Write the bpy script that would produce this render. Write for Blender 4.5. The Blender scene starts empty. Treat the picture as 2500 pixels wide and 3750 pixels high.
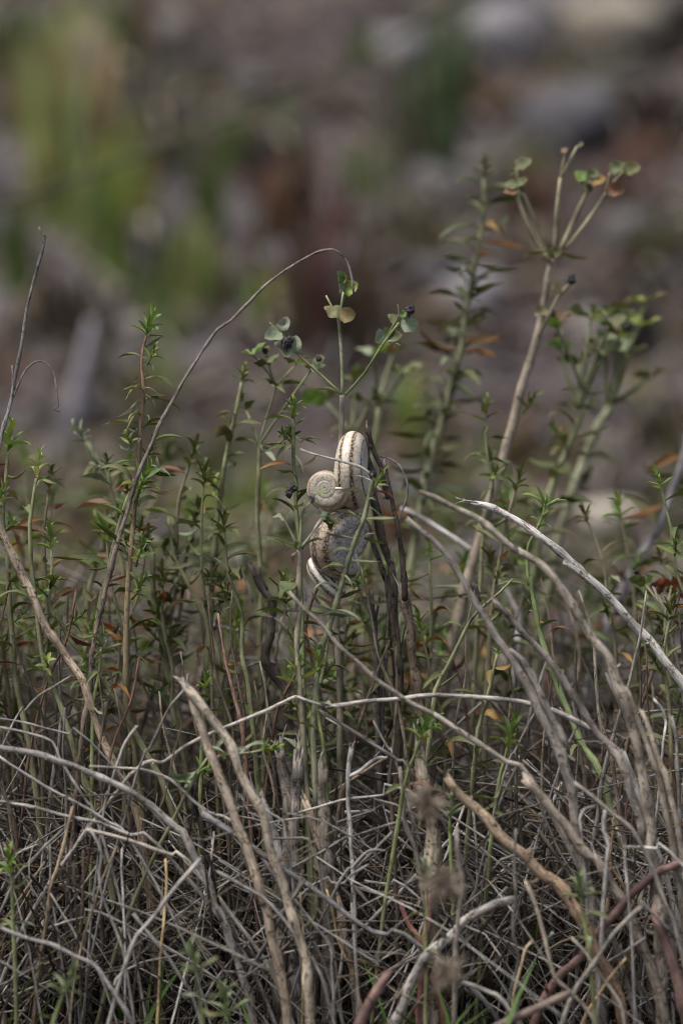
import bpy, math, random
import numpy as np
from mathutils import Vector, Matrix, noise as mnoise

# ------------------------------------------------------------------ camera, sky, light
sc = bpy.context.scene
PITCH = math.radians(10)
D0 = 1.30                       # focus distance; 1 photo pixel = 0.1 mm there
ZC = 0.195
FWD = Vector((0, math.cos(PITCH), -math.sin(PITCH)))
UP = Vector((0, math.sin(PITCH), math.cos(PITCH)))
CAM = Vector((0, 0, ZC)) - FWD * D0
cam = bpy.data.cameras.new('camera'); camo = bpy.data.objects.new('camera', cam)
sc.collection.objects.link(camo); sc.camera = camo
camo.location = CAM; camo.rotation_euler = (math.pi / 2 - PITCH, 0, 0)
cam.sensor_fit = 'VERTICAL'; cam.sensor_height = 36; cam.sensor_width = 24
cam.lens = 36 * D0 / 0.375
cam.clip_start = 0.02; cam.clip_end = 500
cam.dof.use_dof = True; cam.dof.focus_distance = D0
cam.dof.aperture_fstop = 4.2; cam.dof.aperture_blades = 0

world = bpy.data.worlds.new('World'); sc.world = world; world.use_nodes = True
wn = world.node_tree; wn.nodes.clear()
sky = wn.nodes.new('ShaderNodeTexSky'); sky.sky_type = 'NISHITA'; sky.sun_disc = False
SUN_EL, SUN_ROT = math.radians(68), math.radians(250)
sky.sun_elevation = SUN_EL; sky.sun_rotation = SUN_ROT
sky.air_density = 1.0; sky.dust_density = 4.0; sky.ozone_density = 1.0
hs = wn.nodes.new('ShaderNodeHueSaturation'); hs.inputs['Saturation'].default_value = 0.75
bg = wn.nodes.new('ShaderNodeBackground'); bg.inputs['Strength'].default_value = 0.062
wo = wn.nodes.new('ShaderNodeOutputWorld')
wn.links.new(sky.outputs[0], hs.inputs['Color']); wn.links.new(hs.outputs[0], bg.inputs['Color'])
wn.links.new(bg.outputs[0], wo.inputs['Surface'])
sun = bpy.data.lights.new('sun', 'SUN'); sun.energy = 1.5; sun.angle = math.radians(32); sun.color = (1, 0.98, 0.955)
suno = bpy.data.objects.new('sun', sun); sc.collection.objects.link(suno)
sd = Vector((math.sin(SUN_ROT) * math.cos(SUN_EL), math.cos(SUN_ROT) * math.cos(SUN_EL), math.sin(SUN_EL)))
suno.rotation_euler = sd.to_track_quat('Z', 'Y').to_euler()
suno.location = sd * 5
vs = sc.view_settings
vs.view_transform = 'Standard'; vs.look = 'None'; vs.gamma = 1; vs.use_curve_mapping = False
vs.exposure = 1.74
sc.cycles.filter_width = 1.0
sc.cycles.use_denoising = True
sc.cycles.max_bounces = 6; sc.cycles.diffuse_bounces = 3; sc.cycles.glossy_bounces = 2; sc.cycles.transmission_bounces = 2
sc.cycles.caustics_reflective = False; sc.cycles.caustics_refractive = False

R = random.Random(7)
C = sc.collection.objects

# ------------------------------------------------------------------ helpers
def at(px, py, off=0.0):
    """photo pixel at a given depth behind (+) or before (-) the plane of focus"""
    d = D0 + off; k = 1e-4 * d / D0
    return CAM + FWD * d + Vector((1, 0, 0)) * ((px - 1250) * k) + UP * ((1875 - py) * k)

def depth(o):
    if o < -.02: return -.02 + (o + .02) * .32
    if o > .03: return .03 + (o - .03) * .85
    return o

def pxw(w, off=0.0):
    return w * 1e-4 * (D0 + off) / D0

def tag(o, label=None, cat=None, group=None, kind=None):
    if label: o['label'] = label
    if cat: o['category'] = cat
    if group: o['group'] = group
    if kind: o['kind'] = kind
    return o

def empty(name, loc):
    o = bpy.data.objects.new(name, None); C.link(o); o.location = loc
    o.empty_display_size = 0.01
    return o

def ground_z(x, y):
    s = max(0.0, y - 0.32)
    z = 0.46 * (s * s / (s + 0.30)) if s < 8 else 0.46 * (64 / 8.3) + (s - 8) * .05
    n = mnoise.noise(Vector((x * 3.1, y * 3.1, 0.3))) * 0.018 + mnoise.noise(Vector((x * 11, y * 11, 4.0))) * 0.006
    f = mnoise.noise(Vector((x * .7, y * .7, 9.0))) * 0.06 * min(1, s)
    return z + n * (0.5 + min(1.5, s)) + f

def ground_hit(px, py):
    d = (at(px, py, 0) - CAM).normalized()
    t = 0.9
    while t < 30:
        p = CAM + d * t
        if p.z < ground_z(p.x, p.y):
            return p
        t += 0.02
    return CAM + d * 8

def smooth(ctrl, ds):
    """Catmull-Rom through rows of (x,y,z,r)"""
    P = np.asarray(ctrl, float)
    if len(P) == 2:
        n = max(2, int(np.linalg.norm(P[1, :3] - P[0, :3]) / ds))
        t = np.linspace(0, 1, n + 1)[:, None]
        return P[0] * (1 - t) + P[1] * t
    Q = np.vstack([2 * P[0] - P[1], P, 2 * P[-1] - P[-2]])
    out = []
    for i in range(1, len(Q) - 2):
        n = max(2, int(np.linalg.norm(Q[i + 1, :3] - Q[i, :3]) / ds))
        t = (np.arange(n) / n)[:, None]
        a, b, c, d = Q[i - 1], Q[i], Q[i + 1], Q[i + 2]
        out.append(.5 * (2 * b + (c - a) * t + (2 * a - 5 * b + 4 * c - d) * t ** 2 + (3 * b - a - 3 * c + d) * t ** 3))
    out.append(Q[-2][None])
    S = np.vstack(out); S[:, 3] = np.maximum(S[:, 3], 1e-4)
    return S

class MB:
    """collects tubes and sheets; builds ONE mesh object"""
    def __init__(self):
        self.v, self.f, self.a, self.t, self.n = [], [], [], [], 0

    def add(self, v, f, a, t):
        self.v.append(v); self.a.append(a); self.t.append(t)
        self.f.extend([tuple(i + self.n for i in q) for q in f]); self.n += len(v)

    def tube(self, S, sides=6, tint=(1, 1, 1), tint2=None, ragged=0.0, wob=0.12, node=0.0, bulge=0.35, v0=None, rng=R, vary=.75):
        """S rows x,y,z,r; tint may run to tint2 along the length; node = spacing of joints"""
        S = np.array(S, float); n = len(S); P = S[:, :3]; r = S[:, 3].copy()
        seg = np.linalg.norm(np.diff(P, axis=0), axis=1); L = np.concatenate([[0], np.cumsum(seg)])
        if node > 0:
            ph = rng.random() * node
            dn = np.abs(((L + ph) / node + .5) % 1 - .5) * node
            r *= 1 + bulge * np.exp(-(dn / (1.3 * r + 3e-4)) ** 2)
        T = np.gradient(P, axis=0); T /= np.linalg.norm(T, axis=1)[:, None] + 1e-12
        up = np.array([0.3, 0.2, 1.0]) if abs(T[0, 2]) < .8 else np.array([1.0, .2, .1])
        N = np.cross(T[0], up); N /= np.linalg.norm(N)
        ang = np.arange(sides) / sides * 2 * math.pi
        ca, sa = np.cos(ang), np.sin(ang)
        V = np.empty((n, sides, 3)); A = np.empty((n, sides, 3))
        v0 = rng.random() * 10 if v0 is None else v0
        J = 1 + wob * (np.array([[rng.random() for _ in range(sides)] for _ in range(n)]) - .5) * 2
        for i in range(n):
            t = T[i]
            N = N - t * np.dot(N, t); N /= np.linalg.norm(N) + 1e-12
            B = np.cross(t, N)
            rr = (r[i] * J[i])[:, None]
            V[i] = P[i] + (N * ca[:, None] + B * sa[:, None]) * rr
        if ragged > 0:
            for e, sg in ((n - 1, 1), ):
                for k in range(sides):
                    V[e, k] += T[e] * sg * (rng.random() - .2) * ragged * r[e] * 4
        A[:, :, 0] = ca; A[:, :, 1] = sa; A[:, :, 2] = (L * 1000)[:, None] * .1 + v0
        A[:, :, 0] += v0 * 3.1
        F = []
        for i in range(n - 1):
            b = i * sides
            for k in range(sides):
                k2 = (k + 1) % sides
                F.append((b + k, b + k2, b + sides + k2, b + sides + k))
        V = V.reshape(-1, 3); A = A.reshape(-1, 3)
        # end caps
        for e in (0, n - 1):
            c = P[e] + (T[e] * (-1 if e == 0 else (0.6 if not ragged else -0.8)) * r[e] * .6)
            V = np.vstack([V, c]); A = np.vstack([A, A[e * sides]])
            ci = len(V) - 1
            for k in range(sides):
                k2 = (k + 1) % sides
                q = (ci, e * sides + k2, e * sides + k) if e == 0 else (ci, e * sides + k, e * sides + k2)
                F.append(q)
        t1 = np.array(tint, float); t2 = np.array(tint2 if tint2 is not None else tint, float)
        w = np.repeat(L / max(L[-1], 1e-9), sides)[:, None]
        pat = np.array([1 + vary * mnoise.noise(Vector((l_ * 130 + v0 * 7, v0, 0))) + vary * .6 * mnoise.noise(Vector((l_ * 420, v0 * 3, 5))) for l_ in L])
        TT = (t1 * (1 - w) + t2 * w) * np.repeat(np.clip(pat, .3, 1.7), sides)[:, None]
        TT = np.vstack([TT, t1[None], t2[None]])
        self.add(V, F, A, TT)
        return self

    def build(self, name, mat, parent=None, origin=None, smooth_shade=True):
        V = np.vstack(self.v)
        o0 = np.array(origin if origin is not None else (0, 0, 0), float)
        me = bpy.data.meshes.new(name)
        me.from_pydata((V - o0).tolist(), [], self.f)
        at1 = me.attributes.new('tuv', 'FLOAT_VECTOR', 'POINT'); at1.data.foreach_set('vector', np.vstack(self.a).astype(np.float32).ravel())
        tt = np.vstack(self.t); tt = np.hstack([tt, np.ones((len(tt), 1))])
        at2 = me.attributes.new('tint', 'FLOAT_COLOR', 'POINT'); at2.data.foreach_set('color', tt.astype(np.float32).ravel())
        if smooth_shade: me.shade_smooth()
        me.materials.append(mat)
        o = bpy.data.objects.new(name, me); C.link(o)
        if parent is not None:
            o.parent = parent
        elif origin is not None:
            o.location = o0
        return o

# ------------------------------------------------------------------ materials
def newmat(name):
    m = bpy.data.materials.new(name); m.use_nodes = True
    nt = m.node_tree; nt.nodes.clear()
    return m, nt, nt.nodes, nt.links

def N(nodes, t, **kw):
    n = nodes.new(t)
    for k, v in kw.items(): setattr(n, k, v)
    return n

def ramp(nodes, stops):
    r = nodes.new('ShaderNodeValToRGB'); e = r.color_ramp.elements
    while len(e) < len(stops): e.new(0.5)
    for i, (p, c) in enumerate(stops):
        e[i].position = p; e[i].color = c if len(c) == 4 else (*c, 1)
    return r

def mult(nodes, links, a, b, fac=1.0, blend='MULTIPLY'):
    m = nodes.new('ShaderNodeMix'); m.data_type = 'RGBA'; m.blend_type = blend
    if isinstance(fac, float): m.inputs[0].default_value = fac
    else: links.new(fac, m.inputs[0])
    links.new(a, m.inputs[6])
    if isinstance(b, tuple): m.inputs[7].default_value = b
    else: links.new(b, m.inputs[7])
    return m.outputs[2]

def bark(name, streak=(.45, 1.3), spot=.6, around=1.6, along=.9, rough=.85, bump=.5, gain=.82, joint=.75):
    m, nt, ns, ln = newmat(name)
    a = N(ns, 'ShaderNodeAttribute', attribute_name='tuv'); t = N(ns, 'ShaderNodeAttribute', attribute_name='tint')
    mp = N(ns, 'ShaderNodeMapping'); mp.inputs['Scale'].default_value = (around, around, along)
    ln.new(a.outputs['Vector'], mp.inputs['Vector'])
    n1 = N(ns, 'ShaderNodeTexNoise'); n1.inputs['Scale'].default_value = 1.6; n1.inputs['Detail'].default_value = 6; n1.inputs['Roughness'].default_value = .65
    ln.new(mp.outputs[0], n1.inputs['Vector'])
    r1 = ramp(ns, [(.3, (streak[0],) * 3), (.5, (1, 1, 1)), (.72, (streak[1],) * 3)])
    ln.new(n1.outputs['Fac'], r1.inputs[0])
    mp2 = N(ns, 'ShaderNodeMapping'); mp2.inputs['Scale'].default_value = (.9, .9, 4.2)
    ln.new(a.outputs['Vector'], mp2.inputs['Vector'])
    n2 = N(ns, 'ShaderNodeTexNoise'); n2.inputs['Scale'].default_value = 1.3; n2.inputs['Detail'].default_value = 3
    ln.new(mp2.outputs[0], n2.inputs['Vector'])
    r2 = ramp(ns, [(.30, (1 - spot,) * 3), (.44, (1, 1, 1)), (.64, (1, 1, 1)), (.75, (1.0, .9, .78))])
    ln.new(n2.outputs['Fac'], r2.inputs[0])
    c = mult(ns, ln, t.outputs['Color'], r1.outputs[0])
    c = mult(ns, ln, c, r2.outputs[0])
    sz = N(ns, 'ShaderNodeSeparateXYZ'); ln.new(a.outputs['Vector'], sz.inputs[0])
    jm = N(ns, 'ShaderNodeMath', operation='MULTIPLY_ADD'); jm.inputs[1].default_value = .85; ln.new(sz.outputs[2], jm.inputs[0]); ln.new(n2.outputs['Fac'], jm.inputs[2])
    jf = N(ns, 'ShaderNodeMath', operation='FRACT'); ln.new(jm.outputs[0], jf.inputs[0])
    rj = ramp(ns, [(.0, (.30, .27, .24)), (.07, (.42, .38, .34)), (.11, (1, 1, 1)), (.90, (1, 1, 1)), (.97, (1.25, 1.22, 1.18))]); ln.new(jf.outputs[0], rj.inputs[0])
    c = mult(ns, ln, c, rj.outputs[0], joint)
    c = mult(ns, ln, c, (gain, gain * .975, gain * .945, 1))
    p = N(ns, 'ShaderNodeBsdfPrincipled'); p.inputs['Roughness'].default_value = rough
    p.inputs['Specular IOR Level'].default_value = .12
    ln.new(c, p.inputs['Base Color'])
    b = N(ns, 'ShaderNodeBump'); b.inputs['Strength'].default_value = bump; b.inputs['Distance'].default_value = .0006
    ln.new(n1.outputs['Fac'], b.inputs['Height']); ln.new(b.outputs[0], p.inputs['Normal'])
    o = N(ns, 'ShaderNodeOutputMaterial'); ln.new(p.outputs[0], o.inputs[0])
    return m

BARK = bark('weathered_dry_bark', streak=(.30, 1.55), spot=.75, around=1.7, along=1.1, bump=1.0, gain=.95, joint=.9)
SMOOTHBARK = bark('smooth_dry_straw', streak=(.45, 1.45), spot=.65, around=1.5, along=.7, bump=.8, gain=1.1)
GREENSTEM = bark('green_spurge_stem', streak=(.55, 1.25), spot=.5, around=1.0, along=.8, rough=.55, bump=.25, gain=.9, joint=.45)

def leafmat(name):
    m, nt, ns, ln = newmat(name)
    oi = N(ns, 'ShaderNodeObjectInfo')
    a = N(ns, 'ShaderNodeAttribute', attribute_name='tuv')
    sx = N(ns, 'ShaderNodeSeparateXYZ'); ln.new(a.outputs['Vector'], sx.inputs[0])
    ab = N(ns, 'ShaderNodeMath', operation='ABSOLUTE'); ln.new(sx.outputs[0], ab.inputs[0])
    # mottling
    ad = N(ns, 'ShaderNodeVectorMath', operation='ADD'); ln.new(a.outputs['Vector'], ad.inputs[0]); ln.new(oi.outputs['Random'], ad.inputs[1])
    ad2 = N(ns, 'ShaderNodeVectorMath', operation='SCALE'); ad2.inputs[3].default_value = 9; ln.new(oi.outputs['Random'], ad2.inputs[0])
    ad3 = N(ns, 'ShaderNodeVectorMath', operation='ADD'); ln.new(a.outputs['Vector'], ad3.inputs[0]); ln.new(ad2.outputs[0], ad3.inputs[1])
    n1 = N(ns, 'ShaderNodeTexNoise'); n1.inputs['Scale'].default_value = 4; n1.inputs['Detail'].default_value = 5
    ln.new(ad3.outputs[0], n1.inputs['Vector'])
    r1 = ramp(ns, [(.3, (.72, .72, .7)), (.55, (1.05, 1.05, 1.05)), (.75, (1.3, 1.25, 1.2))]); ln.new(n1.outputs['Fac'], r1.inputs[0])
    c = mult(ns, ln, oi.outputs['Color'], r1.outputs[0])
    # midrib, paler
    rr = ramp(ns, [(0.0, (1, 1, 1)), (.10, (0, 0, 0))]); ln.new(ab.outputs[0], rr.inputs[0])
    mx = N(ns, 'ShaderNodeMath', operation='MULTIPLY'); mx.inputs[1].default_value = .3; ln.new(rr.outputs[0], mx.inputs[0])
    c = mult(ns, ln, c, (.20, .215, .11, 1), mx.outputs[0], 'MIX')
    # reddish margin and tip, a pigment of these leaves; amount differs from leaf to leaf
    rm = ramp(ns, [(.72, (0, 0, 0)), (.98, (1, 1, 1))]); ln.new(ab.outputs[0], rm.inputs[0])
    rt = ramp(ns, [(.84, (0, 0, 0)), (.99, (1, 1, 1))]); ln.new(sx.outputs[1], rt.inputs[0])
    mxx = N(ns, 'ShaderNodeMath', operation='MAXIMUM'); ln.new(rm.outputs[0], mxx.inputs[0]); ln.new(rt.outputs[0], mxx.inputs[1])
    am = N(ns, 'ShaderNodeMath', operation='MULTIPLY'); ln.new(mxx.outputs[0], am.inputs[0])
    k = N(ns, 'ShaderNodeMath', operation='MULTIPLY'); k.inputs[1].default_value = .7; ln.new(oi.outputs['Random'], k.inputs[0]); ln.new(k.outputs[0], am.inputs[1])
    c = mult(ns, ln, c, (.20, .085, .04, 1), am.outputs[0], 'MIX')
    # paler, greyer underside
    ge = N(ns, 'ShaderNodeNewGeometry')
    bk = N(ns, 'ShaderNodeMath', operation='MULTIPLY'); bk.inputs[1].default_value = .22; ln.new(ge.outputs['Backfacing'], bk.inputs[0])
    c = mult(ns, ln, c, (.165, .18, .12, 1), bk.outputs[0], 'MIX')
    p = N(ns, 'ShaderNodeBsdfPrincipled'); p.inputs['Roughness'].default_value = .55; p.inputs['Specular IOR Level'].default_value = .18
    ln.new(c, p.inputs['Base Color'])
    b = N(ns, 'ShaderNodeBump'); b.inputs['Strength'].default_value = .25; b.inputs['Distance'].default_value = .0004
    ln.new(n1.outputs['Fac'], b.inputs['Height']); ln.new(b.outputs[0], p.inputs['Normal'])
    tr = N(ns, 'ShaderNodeBsdfTranslucent'); ln.new(c, tr.inputs['Color'])
    ms = N(ns, 'ShaderNodeMixShader'); ms.inputs[0].default_value = .25
    ln.new(p.outputs[0], ms.inputs[1]); ln.new(tr.outputs[0], ms.inputs[2])
    o = N(ns, 'ShaderNodeOutputMaterial'); ln.new(ms.outputs[0], o.inputs[0])
    return m
LEAF = leafmat('spurge_leaf')

def tintmat(name, rough=.8, trans=0.0, scale=30):
    m, nt, ns, ln = newmat(name)
    t = N(ns, 'ShaderNodeAttribute', attribute_name='tint')
    tc = N(ns, 'ShaderNodeTexCoord')
    n1 = N(ns, 'ShaderNodeTexNoise'); n1.inputs['Scale'].default_value = scale; n1.inputs['Detail'].default_value = 4
    ln.new(tc.outputs['Object'], n1.inputs['Vector'])
    r1 = ramp(ns, [(.3, (.65,) * 3), (.7, (1.3,) * 3)]); ln.new(n1.outputs['Fac'], r1.inputs[0])
    c = mult(ns, ln, t.outputs['Color'], r1.outputs[0])
    p = N(ns, 'ShaderNodeBsdfPrincipled'); p.inputs['Roughness'].default_value = rough; ln.new(c, p.inputs['Base Color'])
    p.inputs['Specular IOR Level'].default_value = .25
    b = N(ns, 'ShaderNodeBump'); b.inputs['Strength'].default_value = .5; b.inputs['Distance'].default_value = .002
    ln.new(n1.outputs['Fac'], b.inputs['Height']); ln.new(b.outputs[0], p.inputs['Normal'])
    o = N(ns, 'ShaderNodeOutputMaterial')
    if trans:
        tr = N(ns, 'ShaderNodeBsdfTranslucent'); ln.new(c, tr.inputs['Color'])
        ms = N(ns, 'ShaderNodeMixShader'); ms.inputs[0].default_value = trans
        ln.new(p.outputs[0], ms.inputs[1]); ln.new(tr.outputs[0], ms.inputs[2]); ln.new(ms.outputs[0], o.inputs[0])
    else:
        ln.new(p.outputs[0], o.inputs[0])
    return m
GRASS = tintmat('grass_blade', .6, .3, 40)
STONE = tintmat('rough_stone', .9, 0, 25)
BUD = tintmat('shrivelled_bud', .7, 0, 900)

def shellmat(name, light, brown, bandamt, mottle, bands):
    m, nt, ns, ln = newmat(name)
    a = N(ns, 'ShaderNodeAttribute', attribute_name='tuv')
    sx = N(ns, 'ShaderNodeSeparateXYZ'); ln.new(a.outputs['Vector'], sx.inputs[0])
    mp = N(ns, 'ShaderNodeMapping'); mp.inputs['Scale'].default_value = (6, 3, 1); ln.new(a.outputs['Vector'], mp.inputs['Vector'])
    n1 = N(ns, 'ShaderNodeTexNoise'); n1.inputs['Scale'].default_value = .62; n1.inputs['Detail'].default_value = 5; n1.inputs['Roughness'].default_value = .7
    ln.new(mp.outputs[0], n1.inputs['Vector'])
    # fine net of pale flecks
    vo = N(ns, 'ShaderNodeTexNoise'); vo.inputs['Scale'].default_value = 2.1; vo.inputs['Detail'].default_value = 4; vo.inputs['Roughness'].default_value = .75
    ln.new(mp.outputs[0], vo.inputs['Vector'])
    # growth lines across the whorl
    gl = N(ns, 'ShaderNodeTexNoise', noise_dimensions='1D'); gl.inputs['Detail'].default_value = 3
    gm = N(ns, 'ShaderNodeMath', operation='MULTIPLY'); gm.inputs[1].default_value = 14; ln.new(sx.outputs[0], gm.inputs[0]); ln.new(gm.outputs[0], gl.inputs['W'])
    gl.inputs['Scale'].default_value = 1.0
    rl = ramp(ns, [(.3, (.88, .87, .85)), (.7, (1.05, 1.05, 1.04))]); ln.new(gl.outputs['Fac'], rl.inputs[0])
    rm = ramp(ns, [(.45, (0, 0, 0)), (.56, (1, 1, 1))]); ln.new(n1.outputs['Fac'], rm.inputs[0])
    fl = ramp(ns, [(.42, (0, 0, 0)), (.56, (1, 1, 1))]); ln.new(vo.outputs['Fac'], fl.inputs[0])
    mm = N(ns, 'ShaderNodeMath', operation='MULTIPLY'); ln.new(rm.outputs[0], mm.inputs[0]); ln.new(fl.outputs[0], mm.inputs[1])
    m2 = N(ns, 'ShaderNodeMath', operation='MULTIPLY'); m2.inputs[1].default_value = mottle; ln.new(mm.outputs[0], m2.inputs[0])
    base = N(ns, 'ShaderNodeRGB'); base.outputs[0].default_value = (*light, 1)
    c = mult(ns, ln, base.outputs[0], rl.outputs[0])
    c = mult(ns, ln, c, (*brown, 1), m2.outputs[0], 'MIX')
    wv = N(ns, 'ShaderNodeMath', operation='MULTIPLY_ADD'); wv.inputs[1].default_value = .22; ln.new(n1.outputs['Fac'], wv.inputs[0]); ln.new(sx.outputs[1], wv.inputs[2])
    for (pos, wid) in bands:
        d = N(ns, 'ShaderNodeMath', operation='SUBTRACT'); ln.new(wv.outputs[0], d.inputs[0]); d.inputs[1].default_value = pos + .11
        e = N(ns, 'ShaderNodeMath', operation='ABSOLUTE'); ln.new(d.outputs[0], e.inputs[0])
        for (wm, col, amt) in ((1.9, (.36, .20, .06, 1), .8), (1.0, (.016, .018, .022, 1), 1.0)):
            rb = ramp(ns, [(wid * wm * .55, (1, 1, 1)), (wid * wm * 1.05, (0, 0, 0))]); ln.new(e.outputs[0], rb.inputs[0])
            g = N(ns, 'ShaderNodeMath', operation='MULTIPLY'); ln.new(rb.outputs[0], g.inputs[0])
            rg = ramp(ns, [(.40, (.15,) * 3), (.52, (1,) * 3)]); ln.new(vo.outputs['Fac'], rg.inputs[0]); ln.new(rg.outputs[0], g.inputs[1])
            h = N(ns, 'ShaderNodeMath', operation='MULTIPLY'); h.inputs[1].default_value = bandamt * amt; ln.new(g.outputs[0], h.inputs[0])
            c = mult(ns, ln, c, col, h.outputs[0], 'MIX')
    p = N(ns, 'ShaderNodeBsdfPrincipled'); p.inputs['Roughness'].default_value = .38; p.inputs['Specular IOR Level'].default_value = .4
    ln.new(c, p.inputs['Base Color'])
    b = N(ns, 'ShaderNodeBump'); b.inputs['Strength'].default_value = .18; b.inputs['Distance'].default_value = .0005
    ln.new(gl.outputs['Fac'], b.inputs['Height']); ln.new(b.outputs[0], p.inputs['Normal'])
    o = N(ns, 'ShaderNodeOutputMaterial'); ln.new(p.outputs[0], o.inputs[0])
    return m

def groundmat():
    m, nt, ns, ln = newmat('stony_soil')
    tc = N(ns, 'ShaderNodeTexCoord')
    def nz(s, d=5, r=.6):
        n = N(ns, 'ShaderNodeTexNoise'); n.inputs['Scale'].default_value = s; n.inputs['Detail'].default_value = d; n.inputs['Roughness'].default_value = r
        ln.new(tc.outputs['Object'], n.inputs['Vector']); return n
    a, b, c3 = nz(4.5), nz(16), nz(90, 6)
    r1 = ramp(ns, [(.34, (.028, .022, .022)), (.45, (.060, .047, .043)), (.55, (.098, .088, .093)), (.70, (.16, .145, .145))]); ln.new(a.outputs['Fac'], r1.inputs[0])
    r2 = ramp(ns, [(.32, (.6, .56, .55)), (.5, (1, 1, 1)), (.70, (1.3, 1.28, 1.25))]); ln.new(b.outputs['Fac'], r2.inputs[0])
    r3 = ramp(ns, [(.3, (.55,) * 3), (.7, (1.4,) * 3)]); ln.new(c3.outputs['Fac'], r3.inputs[0])
    col = mult(ns, ln, r1.outputs[0], r2.outputs[0]); col = mult(ns, ln, col, r3.outputs[0])
    p = N(ns, 'ShaderNodeBsdfPrincipled'); p.inputs['Roughness'].default_value = .95; p.inputs['Specular IOR Level'].default_value = .15
    ln.new(col, p.inputs['Base Color'])
    bm = N(ns, 'ShaderNodeBump'); bm.inputs['Strength'].default_value = .7; bm.inputs['Distance'].default_value = .006
    ln.new(c3.outputs['Fac'], bm.inputs['Height']); ln.new(bm.outputs[0], p.inputs['Normal'])
    o = N(ns, 'ShaderNodeOutputMaterial'); ln.new(p.outputs[0], o.inputs[0])
    return m

# ------------------------------------------------------------------ the ground: one sheet, flat by the shrub, then a rising bank
def build_ground():
    xs = np.concatenate([-np.geomspace(60, .9, 26), np.linspace(-.85, .85, 90), np.geomspace(.9, 60, 26)])
    ys = np.concatenate([-np.geomspace(30, 1.6, 12), np.linspace(-1.5, .3, 46), np.linspace(.32, 2.6, 90), np.geomspace(2.65, 90, 50)])
    V = [(x, y, ground_z(x, y)) for y in ys for x in xs]
    w = len(xs)
    F = [(j * w + i, j * w + i + 1, (j + 1) * w + i + 1, (j + 1) * w + i) for j in range(len(ys) - 1) for i in range(w - 1)]
    me = bpy.data.meshes.new('ground'); me.from_pydata(V, [], F); me.shade_smooth(); me.materials.append(groundmat())
    o = bpy.data.objects.new('ground', me); C.link(o)
    tag(o, 'grey brown stony soil rising to a bank behind the shrub', kind='structure')
build_ground()

# ------------------------------------------------------------------ stones on the bank
def stone(p, sx, sy, sz, col, label, group=None, seed=0):
    import bmesh
    bm = bmesh.new(); bmesh.ops.create_icosphere(bm, subdivisions=3, radius=1)
    for v in bm.verts:
        d = v.co.normalized()
        k = 1 + .28 * mnoise.noise(d * 1.3 + Vector((seed * 3.7, 1, 0))) + .12 * mnoise.noise(d * 3.4 + Vector((0, seed * 2.1, 5)))
        q = d * k
        q = Vector((math.copysign(abs(q.x) ** .8, q.x), math.copysign(abs(q.y) ** .8, q.y), math.copysign(abs(q.z) ** .8, q.z)))
        v.co = Vector((q.x * sx, q.y * sy, q.z * sz))
    me = bpy.data.meshes.new('stone'); bm.to_mesh(me); bm.free(); me.shade_smooth(); me.materials.append(STONE)
    t = me.attributes.new('tint', 'FLOAT_COLOR', 'POINT'); t.data.foreach_set('color', np.tile(np.array([*col, 1], np.float32), len(me.vertices)))
    o = bpy.data.objects.new('stone', me); C.link(o); o.location = (p[0], p[1], ground_z(p[0], p[1]) + sz * .45)
    o.rotation_euler = (R.uniform(-.2, .2), R.uniform(-.2, .2), R.uniform(0, 6))
    return tag(o, label, 'stone', group)

def stone_at(px, py, wpx, hpx, col, label, group=None, seed=0):
    p = ground_hit(px, py + hpx * .4); k = 1e-4 * (p - CAM).dot(FWD) / D0
    return stone(p, wpx * k / 2, wpx * k / 2.4, hpx * k / 1.7, col, label, group, seed)

stone_at(2270, 110, 430, 200, (.18, .155, .12), 'broad cream stone high on the bank', seed=1)
stone_at(1880, 130, 330, 220, (.155, .142, .147), 'pale grey stone beside the broad cream stone', seed=2)
stone_at(2230, 1930, 300, 130, (.26, .23, .19), 'cream stone on the ground behind the arching bleached stalks', seed=3)
stone_at(2080, 430, 420, 200, (.065, .06, .064), 'dark grey stone below the two pale stones', seed=4)
stone_at(1730, 1130, 260, 160, (.17, .155, .16), 'grey stone on the bank behind the tall leafy spurge', seed=6)
stone_at(1480, 200, 260, 160, (.12, .11, .115), 'mid grey stone beside the tall green grass', seed=7)
for i in range(46):
    px, py = R.uniform(-1100, 3600), R.uniform(-100, 1950)
    s = R.uniform(60, 260)
    sn, g = R.choice([('brown grey', (.09, .08, .08)), ('light grey', (.14, .128, .133)), ('blackish', (.055, .05, .054)), ('buff', (.16, .14, .128)), ('earth brown', (.09, .068, .055))])
    lab = '%s %s stone lying on the bank' % ('small' if s < 130 else 'fist sized', sn)
    stone_at(px, py, s, s * R.uniform(.5, .8), g, lab, lab.replace('stone', 'stones'), seed=10 + i)

# ------------------------------------------------------------------ grass tufts and weeds on the bank
def blade(mb, p, h, lean, az, w, col, rng, curve=1.0):
    n = 5
    pts = []
    for i in range(n + 1):
        t = i / n
        r = lean * h * (t ** (1 + curve))
        pts.append((p[0] + math.cos(az) * r, p[1] + math.sin(az) * r, p[2] + h * t * (1 - .25 * lean * t), w * (1 - t) ** .6 * (.5 + .5 * min(1, t * 4)) + 2e-4))
    side = np.array([-math.sin(az + rng.uniform(-.6, .6)), math.cos(az), 0]); V = []; A = []
    for i, (x, y, z, ww) in enumerate(pts):
        q = np.array([x, y, z])
        V += [q - side * ww / 2, q + np.array([0, 0, ww * .15]), q + side * ww / 2]
        A += [(-1, i / n, 0), (0, i / n, 0), (1, i / n, 0)]
    F = []
    for i in range(n):
        b = i * 3
        F += [(b, b + 1, b + 4, b + 3), (b + 1, b + 2, b + 5, b + 4)]
    mb.add(np.array(V), F, np.array(A, float), np.tile(np.array(col), (len(V), 1)))

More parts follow.
